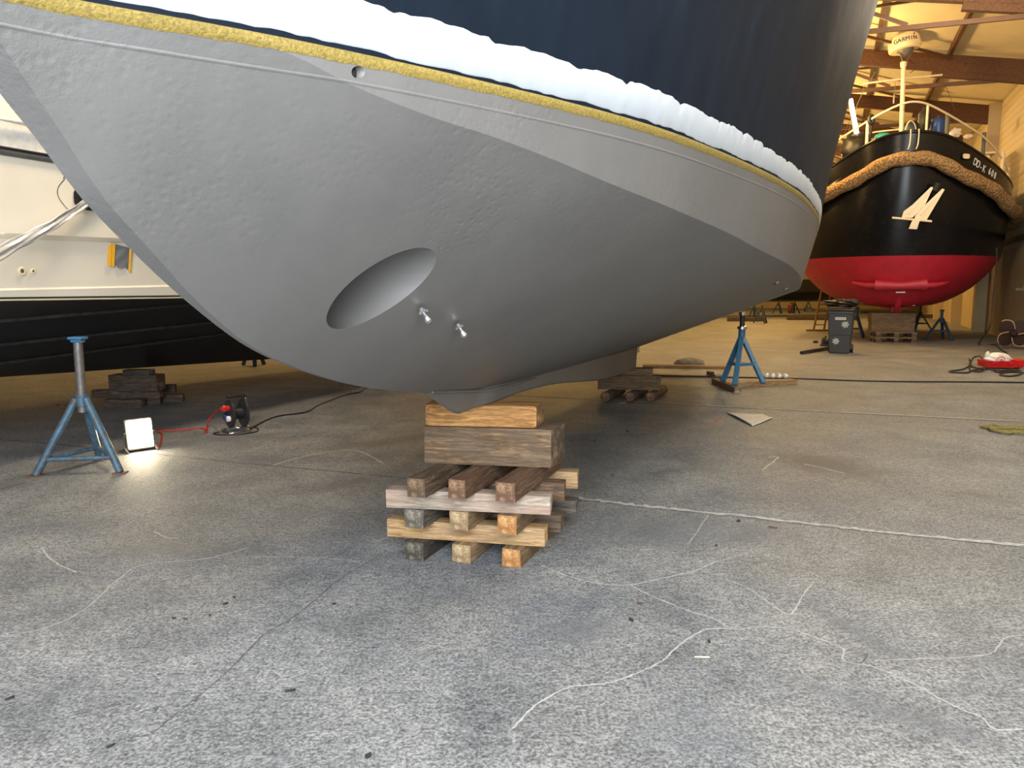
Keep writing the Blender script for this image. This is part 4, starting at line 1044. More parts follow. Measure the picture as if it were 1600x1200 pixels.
# anchor in its pocket on the bow
an = Matrix((PX, Vector((0, 0, 1)), -AX)).transposed().to_4x4(); an.translation = T(0.0, 0.17, 3.36)
def anp(px, py): return ((px - 1412) / 60.0, (336 - py) / 60.0)
bm = B()
ae = []
for poly, d0, t in (([(1395, 345), (1409, 346), (1424, 330), (1434, 303), (1431, 302), (1408, 327), (1397, 336)], 0.02, 0.05), ([(1412, 347), (1428, 350), (1449, 307), (1446, 305), (1421, 332), (1413, 343)], 0.02, 0.05)):
    bm = B(); add_prism(bm, [anp(*q) for q in poly], t, an @ Matrix.Translation((0, 0, d0))); ae.append(link('fluke', bm, M['cream'], tug))
anchor = empty('anchor', TO + Vector(an.translation), 0)
bpy.data.objects.remove(anchor)
bm = B(); add_prism(bm, [anp(*q) for q in [(1409, 350), (1420, 346), (1416, 363), (1405, 362)]], 0.10, an @ Matrix.Translation((0, 0, 0.03))); ash = link('anchor', bm, M['cream'], tug); ash['label'] = 'cream painted anchor on the bow'
for f in ae: f.parent = ash
for (x0, y0, x1, y1), f in zip(((1404, 340, 1429, 308), (1420, 342, 1444, 311)), ae):
    bm = B(); add_bar(bm, an @ Vector((*anp(x0, y0), 0.078)), an @ Vector((*anp(x1, y1), 0.078)), 0.035, 0.03); link('fluke_rib', bm, M['cream'], ash)
bm = B(); a_, b_ = anp(1382, 345), anp(1435, 352); add_tube(bm, [an @ Vector((*a_, 0.09)), an @ Vector((*b_, 0.09))], 0.028, 10); link('stock', bm, M['cream'], ash, 60)
bm = B(); add_tube(bm, [an @ Vector((*anp(1436, 308), 0.0)), an @ Vector((*anp(1440, 297), 0.0))], 0.09, 16); link('hawse_pipe', bm, M['dark'], tug, 60)
# bow thruster tube across the forefoot
def TG(px, py, y): return GY(px, py, y) - TO
bm = B(); add_tube(bm, [T(0.62, -0.60, 1.54), T(0.60, -0.30, 1.53), T(0.60, 0.0, 1.52), T(0.60, 0.30, 1.54), T(0.62, 0.60, 1.56)], [0.15, 0.125, 0.11, 0.125, 0.15], 20); tt = link('thruster_tube', bm, M['tugred2'], tug, 60)
for sg in (-1, 1):
    bm = B(); add_tube(bm, smoothpts([T(0.66, sg * 0.58, 1.53), T(0.72, sg * 0.8, 1.54), T(0.82, sg * 1.0, 1.58), T(0.98, sg * 1.14, 1.62)], 4), [0.075] * 5 + [0.06] * 4 + [0.045] * 3 + [0.01], 12); link('thruster_fairing', bm, M['tugred2'], tt, 60)
bm = B(); add_tube(bm, [T(0.93, 0.02, 1.30), T(1.0, 0.02, 1.1), T(1.35, 0.0, 0.885)], 0.08, 14); link('stem_bar', bm, M['tugred'], tug, 60)
bm = B(); add_box(bm, 0.22, 6.0, 0.2, T(4.5, 0, 0.93), Matrix.Rotation(-TH, 3, 'Z')); link('keel', bm, M['tugred'], tug)
o = T(1.4, 0.38, 1.06); bm = B(); add_lathe(bm, [(0, -0.07), (0.06, -0.06), (0.08, 0), (0.03, 0.03), (0.03, 0.16), (0, 0.16)], 14, Matrix.Translation(o)); link('sensor', bm, M['white_plastic'], tug, 60)
bm = B(); add_box(bm, 0.22, 0.02, 0.035, T(0.70, 0.02, 1.36), Matrix.Rotation(-TH, 3, 'Z')); link('anode', bm, M['white_plastic'], tug)
# mast with radar
mY = 20.8
mb = TG(1409.5, 215, mY); mt = TG(1412, 97, mY)
mast = B(); add_tube(mast, [Vector((mb.x, mb.y, 4.6)), mt], 0.056, 16); mast = link('mast', mast, M['cream'], tug, 60)
bm = B(); add_lathe(bm, [(0.0, -0.12), (0.075, -0.12), (0.08, -0.02), (0.08, 0.0), (0, 0.0)], 16, Matrix.Translation(mt)); link('mast_collar', bm, M['cream'], mast, 60)
rd = Matrix.Translation(mt + Vector((-0.01, 0, 0.44))) @ Matrix.Rotation(math.radians(-9), 4, 'Y') @ Matrix.Rotation(math.radians(-5), 4, 'X')
bm = B(); add_lathe(bm, [(0, -0.15), (0.36, -0.15), (0.385, -0.12), (0.39, -0.06), (0.375, 0.12), (0.34, 0.19), (0.27, 0.225), (0, 0.235)], 36, rd); rdm = link('radar_dome', bm, M['cream'], mast, 40)
bm = B(); add_lathe(bm, [(0, -0.30), (0.07, -0.30), (0.2, -0.20), (0.21, -0.155), (0, -0.155)], 20, rd); link('radar_bracket', bm, M['graymetal'], mast, 40)
for sg in (-1, 1):
    bm = B(); add_tube(bm, [mt + Vector((sg * 0.05, -0.05, 0.0)), mt + Vector((sg * 0.2, -0.08, 0.30))], 0.014, 6); link('bracket_strut', bm, M['graymetal'], mast)
for i, ch in enumerate('GARMIN'):
    a = -PI / 2 - math.radians(22) + (i - 2.5) * 0.25
    MM = rd @ Matrix.Rotation(a, 4, 'Z') @ Matrix.Translation((0.384, 0, 0.02)) @ Matrix.Rotation(PI / 2, 4, 'Z') @ Matrix.Rotation(PI / 2, 4, 'X') @ Matrix.Rotation(math.radians(-6), 4, 'X')
    text_mesh('logo_letter', ch, 0.15, M['dark'], rdm, MM, 0.006, 0.95)
a = -PI / 2 - math.radians(22) + 2.35 * 0.25
MM = rd @ Matrix.Rotation(a, 4, 'Z') @ Matrix.Translation((0.375, 0, 0.12)) @ Matrix.Rotation(PI / 2, 4, 'Z') @ Matrix.Rotation(PI / 2, 4, 'X')
bm = B(); add_prism(bm, [(-0.022, -0.018), (0.022, -0.018), (0, 0.022)], 0.01, MM); link('logo_triangle', bm, M['dark'], rdm)
def tline(pix, r, name, mat, parent, n=6, seg=8):
    bm = B(); add_tube(bm, smoothpts([TG(*q) for q in pix], n), r, seg); return link(name, bm, mat, parent, 60)
tline([(1350, 130.5, mY), (1411, 123, mY), (1472, 117, mY)], 0.025, 'crosstree', M['cream'], mast)
tline([(1418, 92, mY), (1428, 100, mY), (1429, 108, mY), (1422, 114, mY)], 0.008, 'radar_cable', M['black_rubber'], mast)
for k in ([(1352, 131, mY), (1339, 166, 21.6), (1326, 205, 22)], [(1368, 112, mY), (1338, 165, 22), (1317, 215, 23)], [(1470, 117, mY), (1482, 145, 22), (1492, 173, 23)], [(1399, 126, mY), (1397, 160, mY)]):
    tline(k, 0.007, 'stay_wire', M['graymetal'], mast, 4, 5)
tline([(1397, 148, mY), (1396, 162, mY)], 0.02, 'turnbuckle', M['chrome'], mast, 3)
# bow rail
rail = tline([(1312, 217, 21.9), (1355, 190, 21.0), (1385, 173, 20.5), (1411, 162, 20.2), (1430, 159, 20.1), (1450, 163, 20.1), (1480, 178, 20.3), (1515, 199, 20.7), (1540, 217, 21.1), (1560, 240, 21.6), (1573, 262, 22.1), (1577, 276, 22.6)], 0.027, 'bow_rail', M['cream'], tug, 8, 10)
for (x, y0, y1, yy, w) in ((1356, 190, 233, 21.0, 0.04), (1568, 237, 275, 21.75, 0.045), (1576, 262, 285, 22.4, 0.035), (1450, 163, 205, 20.12, 0.03)):
    bm = B(); a_ = TG(x, y0, yy); b_ = TG(x, y1, yy); b_.x = a_.x; b_.y = a_.y; b_.z -= 0.2; add_tube(bm, [a_, b_], w, 10); link('stanchion', bm, M['cream'], rail, 60)
for (x, y0, y1, yy) in ((1538, 207, 243, 21.3), (1481, 178, 217, 20.5)):
    bm = B(); a_ = TG(x, y0, yy); b_ = TG(x, y1, yy); b_.x = a_.x; b_.y = a_.y; b_.z -= 0.2; add_tube(bm, [a_, b_], 0.055, 10); link('rail_post', bm, M['graymetal'], rail, 60)
tline([(1340, 212, 22.5), (1370, 206, 22.3), (1408, 202, 22.0)], 0.022, 'lower_rail', M['cream'], tug)
# deckhouse seen over the bulwark
dh = TG(1507, 232, 24.5); dh.z = 0
bm = B(); add_box(bm, 1.25, 1.2, 2.0, Vector((dh.x, dh.y, 4.45)), Matrix.Rotation(-TH, 3, 'Z'), 0.03); dho = link('deckhouse', bm, M['cream'], tug)
bm = B(); add_box(bm, 1.5, 1.45, 0.06, Vector((dh.x, dh.y, 5.48)), Matrix.Rotation(-TH, 3, 'Z'), 0.015); link('deckhouse_roof', bm, M['cream'], dho)
bm = B(); add_box(bm, 0.36, 0.05, 0.3, Vector((dh.x + 0.05, dh.y - 0.58, 5.0)), Matrix.Rotation(-TH, 3, 'Z'), 0.015); link('window', bm, M['dark'], dho)
def lumpy(name, c, r, mat, label, cat, amp=0.1, seedv=0.0, sub=3, parent=None, smooth=60):
    bm = B(); bmesh.ops.create_icosphere(bm, subdivisions=sub, radius=1)
    for v in bm.verts:
        x, y, z = v.co; n = 1 + amp * (math.sin(5 * x + seedv) * math.sin(4 * y + 2 * seedv) + 0.6 * math.sin(9 * z + 7 * x + seedv))
        v.co = Vector((x * r[0] * n, y * r[1] * n, z * r[2] * n))
    return tag(link(name, bm, mat, parent, smooth, c), label, cat)
# things on the tug's deck, each its own
def drum(px, py0, py1, yy, r, mat, label):
    a_ = GY(px, py1, yy); b_ = GY(px, py0, yy); h = b_.z - a_.z; zb_ = a_.z - 0.25
    e = empty('plastic_drum', Vector((a_.x, a_.y, zb_)), 0, label, 'drum')
    h += 0.25
    bm = B(); add_lathe(bm, [(0, 0), (r * 0.95, 0), (r, 0.03), (r, h * 0.35), (r * 0.97, h * 0.37), (r, h * 0.39), (r, h * 0.8), (r * 0.9, h * 0.92), (r * 0.5, h), (0, h)], 24); link('body', bm, mat, e, 40)
    bm = B(); add_tube(bm, [(0.0, 0, h - 0.01), (0, 0, h + 0.05)], r * 0.28, 14); link('cap', bm, M['black_plastic'], e, 40)
    return e
drum(1465, 184, 216, 20.9, 0.17, M['blue_plastic'], 'blue plastic drum standing behind the tug bulwark')
lumpy('dark_bag', GY(1444, 190, 21.1), (0.14, 0.2, 0.36), M['black_plastic'], 'dark bulging bag at the tug bow, between the mast and the blue drum', 'bag', 0.14, 1.0)
lumpy('dark_kit_bag', GY(1425, 203, 20.7), (0.2, 0.16, 0.24), paint('navy_bag', srgb(26, 36, 52), 0.5), 'navy rounded bag with pale strap just right of the tug mast', 'bag', 0.06, 2.0)
tag(link('bag_strap', (lambda bm: (add_tube(bm, smoothpts([GY(1414, 203, 20.5), GY(1419, 192, 20.5), GY(1424, 189, 20.5), GY(1429, 194, 20.5), GY(1431, 202, 20.5)], 5), 0.016, 6), bm)[1])(B()), M['cream'], None, 60), 'pale curved strap over the navy bag at the tug bow', 'strap')
lumpy('dark_cover', GY(1338, 233, 22.0), (0.42, 0.4, 0.42), M['black_rubber'], 'dark covered bundle at the left of the tug deck', 'bundle', 0.14, 3.0)
lumpy('teal_container', GY(1380, 215, 22.2), (0.24, 0.2, 0.13), M['teal'], 'teal container glimpsed over the tug bulwark', 'container', 0.04, 4.0)
lumpy('white_bundle', GY(1492, 208, 24.4), (0.15, 0.13, 0.13), M['white_plastic'], 'white crumpled bundle on the tug deckhouse roof', 'bundle', 0.3, 5.0)
lumpy('small_white_bundle', GY(1513, 213, 24.4), (0.12, 0.1, 0.06), M['white_plastic'], 'low pale bundle on the deckhouse roof, right of the crumpled one', 'bundle', 0.25, 6.0)
tag(link('life_ring', (lambda bm: (add_tube(bm, [GY(1361 + 3 * math.cos(a), 187 + 6 * math.sin(a), 20.9) for a in [2 * PI * k / 20 for k in range(20)]], 0.05, 10, closed=True), add_tube(bm, [GY(1363, 190, 20.9), GY(1360, 212, 21.0), GY(1358, 228, 21.05)], 0.035, 8), bm)[2])(B()), M['black_rubber'], None, 60), 'black hose hanging on the tug bow rail', 'hose')
# the tube light that shines beside the tug
tl = empty('tube_light', GY(1333.5, 180, 23.5), 0, 'bright fluorescent tube light hanging left of the tug mast', 'lamp')
a_ = GY(1329, 155, 23.5) - tl.location; b_ = GY(1339, 208, 23.5) - tl.location
bm = B(); add_tube(bm, [a_, b_], 0.055, 12); link('tube', bm, M['tube_face'], tl, 60)
bm = B(); add_bar(bm, a_ + Vector((0, 0.09, 0.02)), b_ + Vector((0, 0.09, -0.02)), 0.12, 0.05); link('fitting', bm, M['white_plastic'], tl)
# ================================================================== RIGHT: PALLETS, TUG STANDS, BIN, PROPELLER AND SMALL THINGS
PB = T(1.55, -0.05, 0) + TO
def pallet(z, label, rzv):
    e = empty('pallet', Vector((PB.x, PB.y, z)), rzv, label, 'pallet', 'pallets under the tug')
    W_, D_ = 1.0, 0.8
    for j in range(5):
        bm = B(); add_box(bm, W_, 0.11, 0.022, (0, -D_ / 2 + 0.055 + j * (D_ - 0.11) / 4, 0.133), bevel=0.003); link('deck_board', bm, WD['tan'][0], e)
    for j in range(3):
        bm = B(); add_box(bm, 0.1, D_, 0.022, (-W_ / 2 + 0.05 + j * (W_ - 0.1) / 2, 0, 0.111), bevel=0.002); link('stringer_board', bm, WD['tan'][0], e)
        bm = B(); add_box(bm, W_, 0.1, 0.022, (0, -D_ / 2 + 0.05 + j * (D_ - 0.1) / 2, 0.011), bevel=0.003); link('bottom_board', bm, WD['orange'][0], e)
        for k in range(3):
            bm = B(); add_box(bm, 0.13, 0.1, 0.078, (-W_ / 2 + 0.065 + k * (W_ - 0.13) / 2, -D_ / 2 + 0.05 + j * (D_ - 0.1) / 2, 0.061), bevel=0.002); link('block', bm, WD['grey'][0], e)
    return e
RZ = math.radians(-12)
pallet(0.0, 'lower wooden pallet of the two under the tug stem, on the floor', RZ)
pallet(0.144, 'upper wooden pallet of the two under the tug stem', RZ)
timber('keel_block', Vector((PB.x - 0.05, PB.y, 0.288 + 0.13)), 1.08, 0.4, 0.26, RZ, 'beam', 'thick grey beam on the upper pallet under the tug', 'beam', None, 0.01)
timber('keel_block', Vector((PB.x - 0.06, PB.y, 0.548 + 0.126)), 1.10, 0.4, 0.252, RZ, 'beam', 'topmost grey beam directly under the tug stem', 'beam', None, 0.01)
for px, py, rr_, lab in ((1469, 531, 0.3, 'dark blue stand under the tug, right of the pallets'), (1436, 517, 1.2, 'dark blue stand under the tug, half hidden just right of the pallets'), (1337, 527, 2.1, 'dark blue stand under the tug, behind the wheelie bin')):
    bar_stand(G(px, py), rr_, M['stand_dark'], lab, 'stands under the tug', 0.86 if px > 1460 else 0.9, 0.62, [(0.4 * math.cos(a), 0.4 * math.sin(a)) for a in (0.6, 2.7, 4.75)], 0, False)
# wheelie bin
bn = empty('wheelie_bin', G(1320, 553) + Vector((0.0, 0.28, 0)), math.radians(-28), 'dark grey wheelie bin with pale stickers, left of the tug pallets', 'bin')
bm = B(); g = []
for z, w, d in ((0.0, 0.40, 0.42), (0.03, 0.42, 0.44), (0.42, 0.455, 0.49), (0.43, 0.475, 0.51), (0.90, 0.51, 0.57), (0.91, 0.54, 0.60), (0.95, 0.54, 0.60)):
    g.append([Vector((x * w / 2, y * d / 2, z)) for x, y in ((-1, -1), (-0.9, -1.03), (0.9, -1.03), (1, -1), (1, 1), (-1, 1))])
vs = add_grid(bm, g, close=True); bm.faces.new(vs[0]); bm.faces.new(vs[-1]); link('body', bm, M['bin'], bn, 15)
bm = B(); add_box(bm, 0.57, 0.64, 0.04, (0, 0.01, 0.985), bevel=0.018, seg=2); add_tube(bm, [(-0.26, 0.36, 0.95), (0.26, 0.36, 0.95)], 0.02, 10); link('lid', bm, M['bin'], bn, 40)
for sg in (-1, 1):
    bm = B(); add_tube(bm, [(sg * 0.21, 0.22, 0.1), (sg * 0.26, 0.22, 0.1)], 0.1, 20); wo = link('wheel', bm, M['black_rubber'], bn, 40)
    bm = B(); add_tube(bm, [(sg * 0.262, 0.22, 0.1), (sg * 0.265, 0.22, 0.1)], 0.05, 14); link('hub', bm, M['graymetal'], wo, 40)
def flower(cx, z, y, r):
    bm = B(); n = 60; pts = [(r * (0.82 + 0.18 * math.cos(7 * 2 * PI * k / n)) * math.cos(2 * PI * k / n), r * (0.82 + 0.18 * math.cos(7 * 2 * PI * k / n)) * math.sin(2 * PI * k / n)) for k in range(n)]
    add_prism(bm, pts, 0.004, Matrix.Translation((cx, y, z)) @ Matrix.Rotation(PI / 2, 4, 'X')); link('flower_sticker', bm, M['sticker'], bn)
flower(0.11, 0.66, -0.278, 0.085); flower(-0.07, 0.28, -0.2455, 0.08)
bm = B(); add_box(bm, 0.22, 0.004, 0.055, (0.01, -0.291, 0.79)); lb_ = link('name_label', bm, M['white_label'], bn)
bm = B()
for k in range(6): add_box(bm, 0.02, 0.002, 0.026, (-0.07 + 0.032 * k, -0.294, 0.79))
link('label_print', bm, M['graymetal'], lb_)
lumpy('rubbish_bag', G(1320, 553) + Vector((0.02, 0.30, 1.125)), (0.40, 0.28, 0.09), M['black_plastic'], 'black rubbish bag flopped over the lid of the wheelie bin', 'rubbish bag', 0.22, 2.2, 4)
# black pipe and clutter left of the bin
p0, p1 = G(1252, 554), G(1297, 546)
bm = B(); add_tube(bm, [p0 + Vector((0, 0, 0.04)), p1 + Vector((0, 0, 0.04))], 0.038, 12); tag(link('black_pipe', bm, M['black_plastic'], None, 60), 'black pipe lying on the floor left of the wheelie bin', 'pipe')
bm = B(); c = G(1291, 541)
for k in range(5): add_bar(bm, c + Vector((-0.12 + 0.05 * k, 0.02 * k, 0.02)), c + Vector((-0.05 + 0.07 * k, 0.1, 0.2 + 0.05 * math.sin(k * 2))), 0.035, 0.05)
add_bar(bm, c + Vector((-0.16, 0, 0.025)), c + Vector((0.26, -0.12, 0.025)), 0.05, 0.04); add_bar(bm, c + Vector((-0.1, 0.05, 0.1)), c + Vector((0.2, 0.02, 0.16)), 0.05, 0.05)
tag(link('metal_bracket', bm, M['black_plastic']), 'dark clamped metal bracket on the floor behind the black pipe', 'bracket')
bm = B(); bmesh.ops.create_icosphere(bm, subdivisions=2, radius=0.07)
for v in bm.verts: v.co.z = max(v.co.z * 0.7, -0.03)
tag(link('dark_clod', bm, M['black_plastic'], None, 60, G(1274, 536) + Vector((0, 0, 0.03))), 'small dark lump on the floor left of the metal bracket', 'lump')
# ladder leaning far behind
ld = empty('ladder', G(1279, 517), 0, 'pale wooden ladder leaning behind the wheelie bin', 'ladder')
def LG(px, py, y): return GY(px, py, y) - ld.location
for x0, x1 in ((1271, 1285.5), (1287, 1301)):
    bm = B(); a_ = G(x0, 516.5) - ld.location; b_ = LG(x1, 446, 26.6); add_bar(bm, a_, b_, 0.045, 0.07); link('rail', bm, M['lightwood'], ld)
for k in range(6):
    t = 0.13 + k * 0.15
    a_ = (G(1271, 516.5) - ld.location).lerp(LG(1285.5, 446, 26.6), t); b_ = (G(1287, 516.5) - ld.location).lerp(LG(1301, 446, 26.6), t)
    bm = B(); add_bar(bm, a_, b_, 0.04, 0.03); link('rung', bm, M['lightwood'], ld)
bm = B(); add_bar(bm, G(1260, 517.5) - ld.location + Vector((0, 0, 0.03)), G(1298, 517.5) - ld.location + Vector((0, 0, 0.03)), 0.07, 0.06); link('foot_beam', bm, M['lightwood'], ld)
# boats and trestles far down the hall
def far_boat(c, Lh, bw_, z0, z1, mat, label, ang=TH, top=None):
    e = empty('stored_boat', c, -ang, label, 'boat', 'boats stored at the far end')
    bm = B(); g = []
    for i in range(25):
        t = i / 24; y = -Lh / 2 + Lh * t; w = bw_ * (1 - (1 - min(1, t * 2.2)) ** 2.2) if t < 0.46 else bw_ * (1 - 0.2 * (t - 0.46) ** 2)
        w = max(w, 0.02)
        up = 0.5 * max(0, 0.35 - t) ** 1.2
        g.append([Vector((-w, y, z1)), Vector((-w * 0.95, y, z0 + 0.45 * (z1 - z0) + up)), Vector((-w * 0.5, y, z0 + 0.12 + up)), Vector((0, y, z0 + up)), Vector((w * 0.5, y, z0 + 0.12 + up)), Vector((w * 0.95, y, z0 + 0.45 * (z1 - z0) + up)), Vector((w, y, z1))])
    vs = add_grid(bm, g, close=True); bm.faces.new(vs[0]); bm.faces.new(vs[-1]); link('hull', bm, mat, e, 30)
    if top:
        bm = B(); add_box(bm, bw_ * 1.1, Lh * 0.45, 0.9, (0, 0.3, z1 + 0.4), bevel=0.1); link('cabin', bm, top, e)
    return e
far_boat(G(1205, 494), 8, 1.6, 0.75, 1.9, M['antifoul'], 'dark boat hull on trestles beyond the yacht stern', TH + 0.9)
far_boat(hall(50, 2.0), 8, 1.7, 0.85, 2.0, M['antifoul'], 'dark boat hull far behind the tug', TH, M['black_plastic'])
for px, py, rr_, z, lab in ((1190, 505, 0.3, 0.75, 'dark trestle stand beyond the yacht, nearest of the far stands'), (1178, 499, 0.9, 0.7, 'dark trestle stand left of the nearest far stand, partly hidden by the hull'), (1216, 490, 0.5, 0.75, 'dark trestle stand under the far dark hull, left of the reddish object'), (1241, 490, 1.0, 0.75, 'dark trestle stand under the far dark hull, left of the ladder'), (1262, 487, 1.6, 0.75, 'dark trestle stand right behind the ladder')):
    bar_stand(G(px, py), rr_, M['stand_dark'], lab, 'far trestle stands', z, 0.6, [(0.33 * math.cos(a), 0.33 * math.sin(a)) for a in (0.3, 2.4, 4.5)], 0, False)
bm = B(); c = G(1238, 478); add_box(bm, 0.35, 0.3, 0.5, c * 0 + Vector((0, 0, 0.25)), bevel=0.05); add_tube(bm, [(0, 0, 0.45), (0, 0, 0.62)], 0.09, 12)
tag(link('red_canister', bm, paint('dull_red', srgb(120, 50, 40), 0.5), None, 40, G(1236, 489)), 'reddish canister standing among the far trestles', 'canister')
for px, py, w, lab in ((1165, 502, 1.6, 'low dark timber on the floor by the nearest far stand'), (1268, 500, 2.2, 'low dark timber on the floor behind the ladder'), (1452, 497, 3.0, 'long low dark bench behind the tug stands')):
    c = G(px, py); timber('floor_beam', c + Vector((0, 0, 0.09)), w, 0.25, 0.18, -0.1, 'old', lab, 'beam', None, 0.01)
# propeller leaning by the wall
pr = empty('propeller', G(1582, 546) + Vector((0.08, 0.15, 0)), math.radians(-20), 'four bladed bronze propeller standing on the floor by the right wall', 'propeller')
bm = B(); add_lathe(bm, [(0, -0.12), (0.05, -0.12), (0.075, -0.05), (0.08, 0.08), (0.05, 0.12), (0, 0.12)], 20, Matrix.Translation((0, 0, 0.30)) @ Matrix.Rotation(PI / 2, 4, 'X')); link('hub', bm, M['bronze'], pr, 40)
for k in range(4):
    a = PI / 4 + k * PI / 2
    out = []; n = 22
    for j in range(n + 1):
        t = j / n; r = 0.05 + 0.33 * t; w = 0.045 + 0.135 * math.sin(PI * min(1, 0.12 + 0.88 * t ** 1.15)) ** 0.8 if t < 1 else 0.02
        out.append((r, w, 0.9 - 0.65 * t))
    R_ = Matrix.Translation((0, 0, 0.30)) @ Matrix.Rotation(a, 4, 'Y')
    bm = B(); g = []
    for r, w, pit in out:
        th_ = 0.008
        row = []
        for v, dz in ((-1, 0), (-0.5, th_), (0, th_ * 1.5), (0.5, th_), (1, 0), (0.5, -th_), (0, -th_), (-0.5, -th_)):
            row.append(R_ @ Vector((r, v * w * math.sin(pit * 0.6) * 0.5 + dz, v * w * math.cos(pit * 0.6))))
        g.append(row)
    vs = add_grid(bm, g, close=True); bm.faces.new(vs[0]); bm.faces.new(vs[-1]); bl = link('blade', bm, M['bronze'], pr, 50)
    bm = B(); add_tube(bm, [R_ @ Vector((r, -w * math.sin(pit * 0.6) * 0.5 - 0.004, -w * math.cos(pit * 0.6))) for r, w, pit in out] , 0.013, 6); link('blade_edge', bm, M['bronze_edge'], bl, 60)
bmz = 0.0
pr.location.z = 0.085
# red tool case with a white bag, in a tangle of black cable
rc = empty('tool_case', G(1567, 577) + Vector((0, 0.16, 0.03)), math.radians(-8), 'open red tool case on the floor in a tangle of black cable', 'case')
bm = B(); g = []
for z, sx, sy in ((0, 0.54, 0.30), (0.12, 0.58, 0.34), (0.12, 0.555, 0.315), (0.02, 0.52, 0.285)): g.append([Vector((x * sx / 2, y * sy / 2, z)) for x, y in ((-1, -1), (1, -1), (1, 1), (-1, 1))])
vs = add_grid(bm, g, close=True); bm.faces.new(vs[0]); bm.faces.new(vs[-1]); link('tray', bm, M['red_plastic'], rc)
bm = B(); add_box(bm, 0.09, 0.02, 0.04, (-0.12, -0.172, 0.085), bevel=0.005); add_box(bm, 0.09, 0.02, 0.04, (0.14, -0.172, 0.085), bevel=0.005); link('latch', bm, M['red_plastic'], rc)
bm = B(); add_box(bm, 0.12, 0.26, 0.15, (0.34, 0.0, 0.075), bevel=0.02); link('side_box', bm, M['red_plastic'], rc)
wb = lumpy('white_bag', G(1566, 577) + Vector((0.02, 0.17, 0.17)), (0.25, 0.13, 0.12), M['white_plastic'], 'white plastic bag with an orange ring mark lying in the red tool case', 'bag', 0.12, 1.4, 4)
bm = B(); bmesh.ops.create_icosphere(bm, subdivisions=2, radius=1)
for v in bm.verts: v.co = Vector((v.co.x * 0.045 - 0.20, v.co.y * 0.04, v.co.z * 0.09 + 0.06))
link('knot', bm, M['white_plastic'], wb, 60)
bm = B(); add_tube(bm, [Vector((-0.03 + 0.075 * math.cos(a), -0.138 + 0.02 * abs(math.cos(a)), -0.005 + 0.06 * math.sin(a))) for a in [2 * PI * k / 24 for k in range(24)]], 0.009, 6, closed=True); add_tube(bm, [(-0.05, -0.14, -0.03), (-0.03, -0.142, 0.02), (-0.0, -0.14, -0.02)], 0.008, 6); link('ring_mark', bm, paint('orange_print', srgb(232, 120, 70), 0.6), wb, 60)
cable('black_cable_tangle', [G(*q) + Vector((0, 0, h)) for q, h in (((1600, 572), 0), ((1570, 580), 0), ((1545, 578), 0), ((1525, 576), 0), ((1516, 573), 0.02), ((1514, 570), 0.10), ((1516, 571), 0.01), ((1505, 578), 0), ((1484, 581), 0), ((1490, 583), 0), ((1514, 583), 0), ((1515, 575), 0), ((1520, 570), 0.12), ((1532, 572), 0.16), ((1539, 578), 0.02), ((1530, 582), 0), ((1518, 580), 0), ((1545, 578), 0), ((1560, 583), 0), ((1590, 580), 0), ((1596, 585), 0), ((1580, 589), 0), ((1562, 587), 0), ((1575, 583), 0), ((1610, 584), 0))], 0.014, M['black_rubber'], 'tangled black cable around the red tool case')
cable('floor_cable', [G(*q) for q in ((995, 587), (1060, 588.5), (1135, 590.5), (1170, 591), (1260, 593), (1340, 596), (1430, 597.5), (1530, 598), (1680, 600))], 0.012, M['black_rubber'], 'long straight black cable crossing the floor behind the bright blue stand')
# cable hanging down the wall to the floor
wc = [GY(1557, 388, 19.6), GY(1557, 410, 19.5), GY(1551, 470, 19.2), GY(1548, 505, 19.0), GY(1541, 522, 18.9), G(1530, 538.5), G(1555, 539.5), G(1561, 545), G(1567, 549), G(1574, 553)]
cable('hanging_cable', wc, 0.014, M['black_rubber'], 'black cable hanging from the wall rail down to the floor by the propeller')
# door fittings on the right wall
bm = B(); q = GY(1596, 452, 17.3); add_bar(bm, q + Vector((-0.12, 0, 0)), q + Vector((0.12, 0.02, 0)), 0.03, 0.05); add_bar(bm, q + Vector((0.05, 0, 0)), q + Vector((0.07, 0, 0.12)), 0.02, 0.03)
tag(link('door_latch', bm, M['steel']), 'small steel latch on the grey door by the right edge', 'latch')
# rope heap at the right edge
bm = B()
for k in range(6):
    y0 = 666 + 2.2 * k
    pts = [G(1531 + 3 * k, 669 + 0.5 * k), G(1550, y0 + 1.5 * math.sin(k)), G(1565 + 2 * k, y0 + 3 + math.sin(2 * k)), G(1590, y0 + 2.5), G(1640, y0 + 6 + k)]
    add_tube(bm, smoothpts([p + Vector((0, 0, 0.012 + 0.006 * (k % 3))) for p in pts], 8), 0.013, 7)
tag(link('rope_heap', bm, M['rope_olive'], None, 60), 'flat heap of olive rope on the floor at the right edge', 'rope')
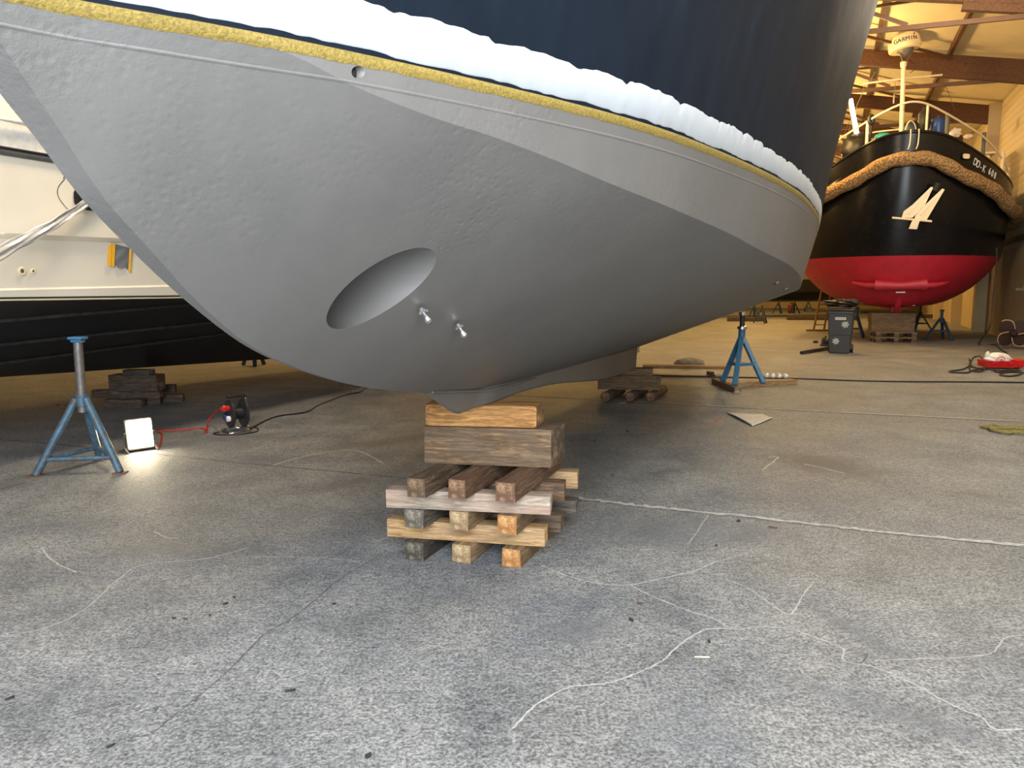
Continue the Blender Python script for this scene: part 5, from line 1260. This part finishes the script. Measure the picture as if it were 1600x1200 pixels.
# newspaper sheet
bm = B(); c0 = G(1135, 646); c1 = G(1192, 647); c2 = G(1207, 655); c3 = G(1176, 667); g = []
for i in range(13):
    row = []
    for j in range(13):
        u, v = i / 12, j / 12
        p = (c0 * (1 - u) + c1 * u) * (1 - v) + (c3 * (1 - u) + c2 * u) * v
        p.z = 0.004 + 0.022 * (1 - u) ** 3 * (0.4 + 0.6 * math.sin(PI * v)) + 0.012 * math.sin(PI * u) * math.sin(2 * PI * v) ** 2 + 0.02 * v ** 4 * u
        row.append(p)
    g.append(row)
add_grid(bm, g); o = link('newspaper_sheet', bm, M['paper'], None, 60); sm = o.modifiers.new('thick', 'SOLIDIFY'); sm.thickness = 0.003
tag(o, 'crumpled printed paper sheet lying on the concrete right of the far keel stack', 'paper')
# loose flakes and chips on the concrete
FL = [(366, 934, 'd'), (522, 944, 'd'), (272, 967, 'd'), (290, 968, 'r'), (328, 962, 'r'), (353, 944, 'd'), (172, 1167, 'd'), (1108, 1003, 'd'), (242, 1109, 'g'), (1119, 853, 'd'), (957, 743, 'r'), (942, 675, 'd'), (981, 674, 'd'), (929, 690, 'd'), (1154, 815, 'd'), (1208, 825, 'r'), (575, 1182, 'd'), (455, 1080, 'd'), (15, 1092, 'd'), (1000, 944, 'r'), (986, 969, 'd'), (90, 633, 'r'), (103, 634, 'r')]
M['flake_d'] = paint('dark_flake', srgb(44, 42, 42), 0.8); M['flake_r'] = paint('rust_flake', srgb(84, 54, 46), 0.8); M['flake_g'] = paint('grey_flake', srgb(92, 92, 90), 0.8)
for px, py, k in FL:
    p = G(px, py); n = 7; r = random.uniform(0.006, 0.012) * (1.0 + max(0, p.y - 3) * 0.16); el = random.uniform(1.2, 2.2)
    bm = B(); add_prism(bm, [(r * el * random.uniform(0.6, 1.1) * math.cos(2 * PI * i / n), r * random.uniform(0.5, 1.0) * math.sin(2 * PI * i / n)) for i in range(n)], 0.004)
    for v in bm.verts: v.co.z += 0.004 * abs(v.co.x) / (r * el) if v.co.z > 0.002 else 0
    nm = {'d': 'dark', 'r': 'rusty', 'g': 'grey'}[k]
    tag(link('paint_flake', bm, M['flake_' + k], None, None, p, (0, 0, random.uniform(0, 3))), 'small %s flake lying loose on the concrete floor' % nm, 'flake', '%s flakes on the floor' % nm)
bm = B(); p = G(1097, 1027); add_box(bm, 0.06, 0.006, 0.004, (0, 0, 0.002), bevel=0.001)
tag(link('matchstick', bm, M['cream'], None, None, p, (0, 0, -0.05)), 'pale thin wooden stick on the concrete, front right', 'stick')
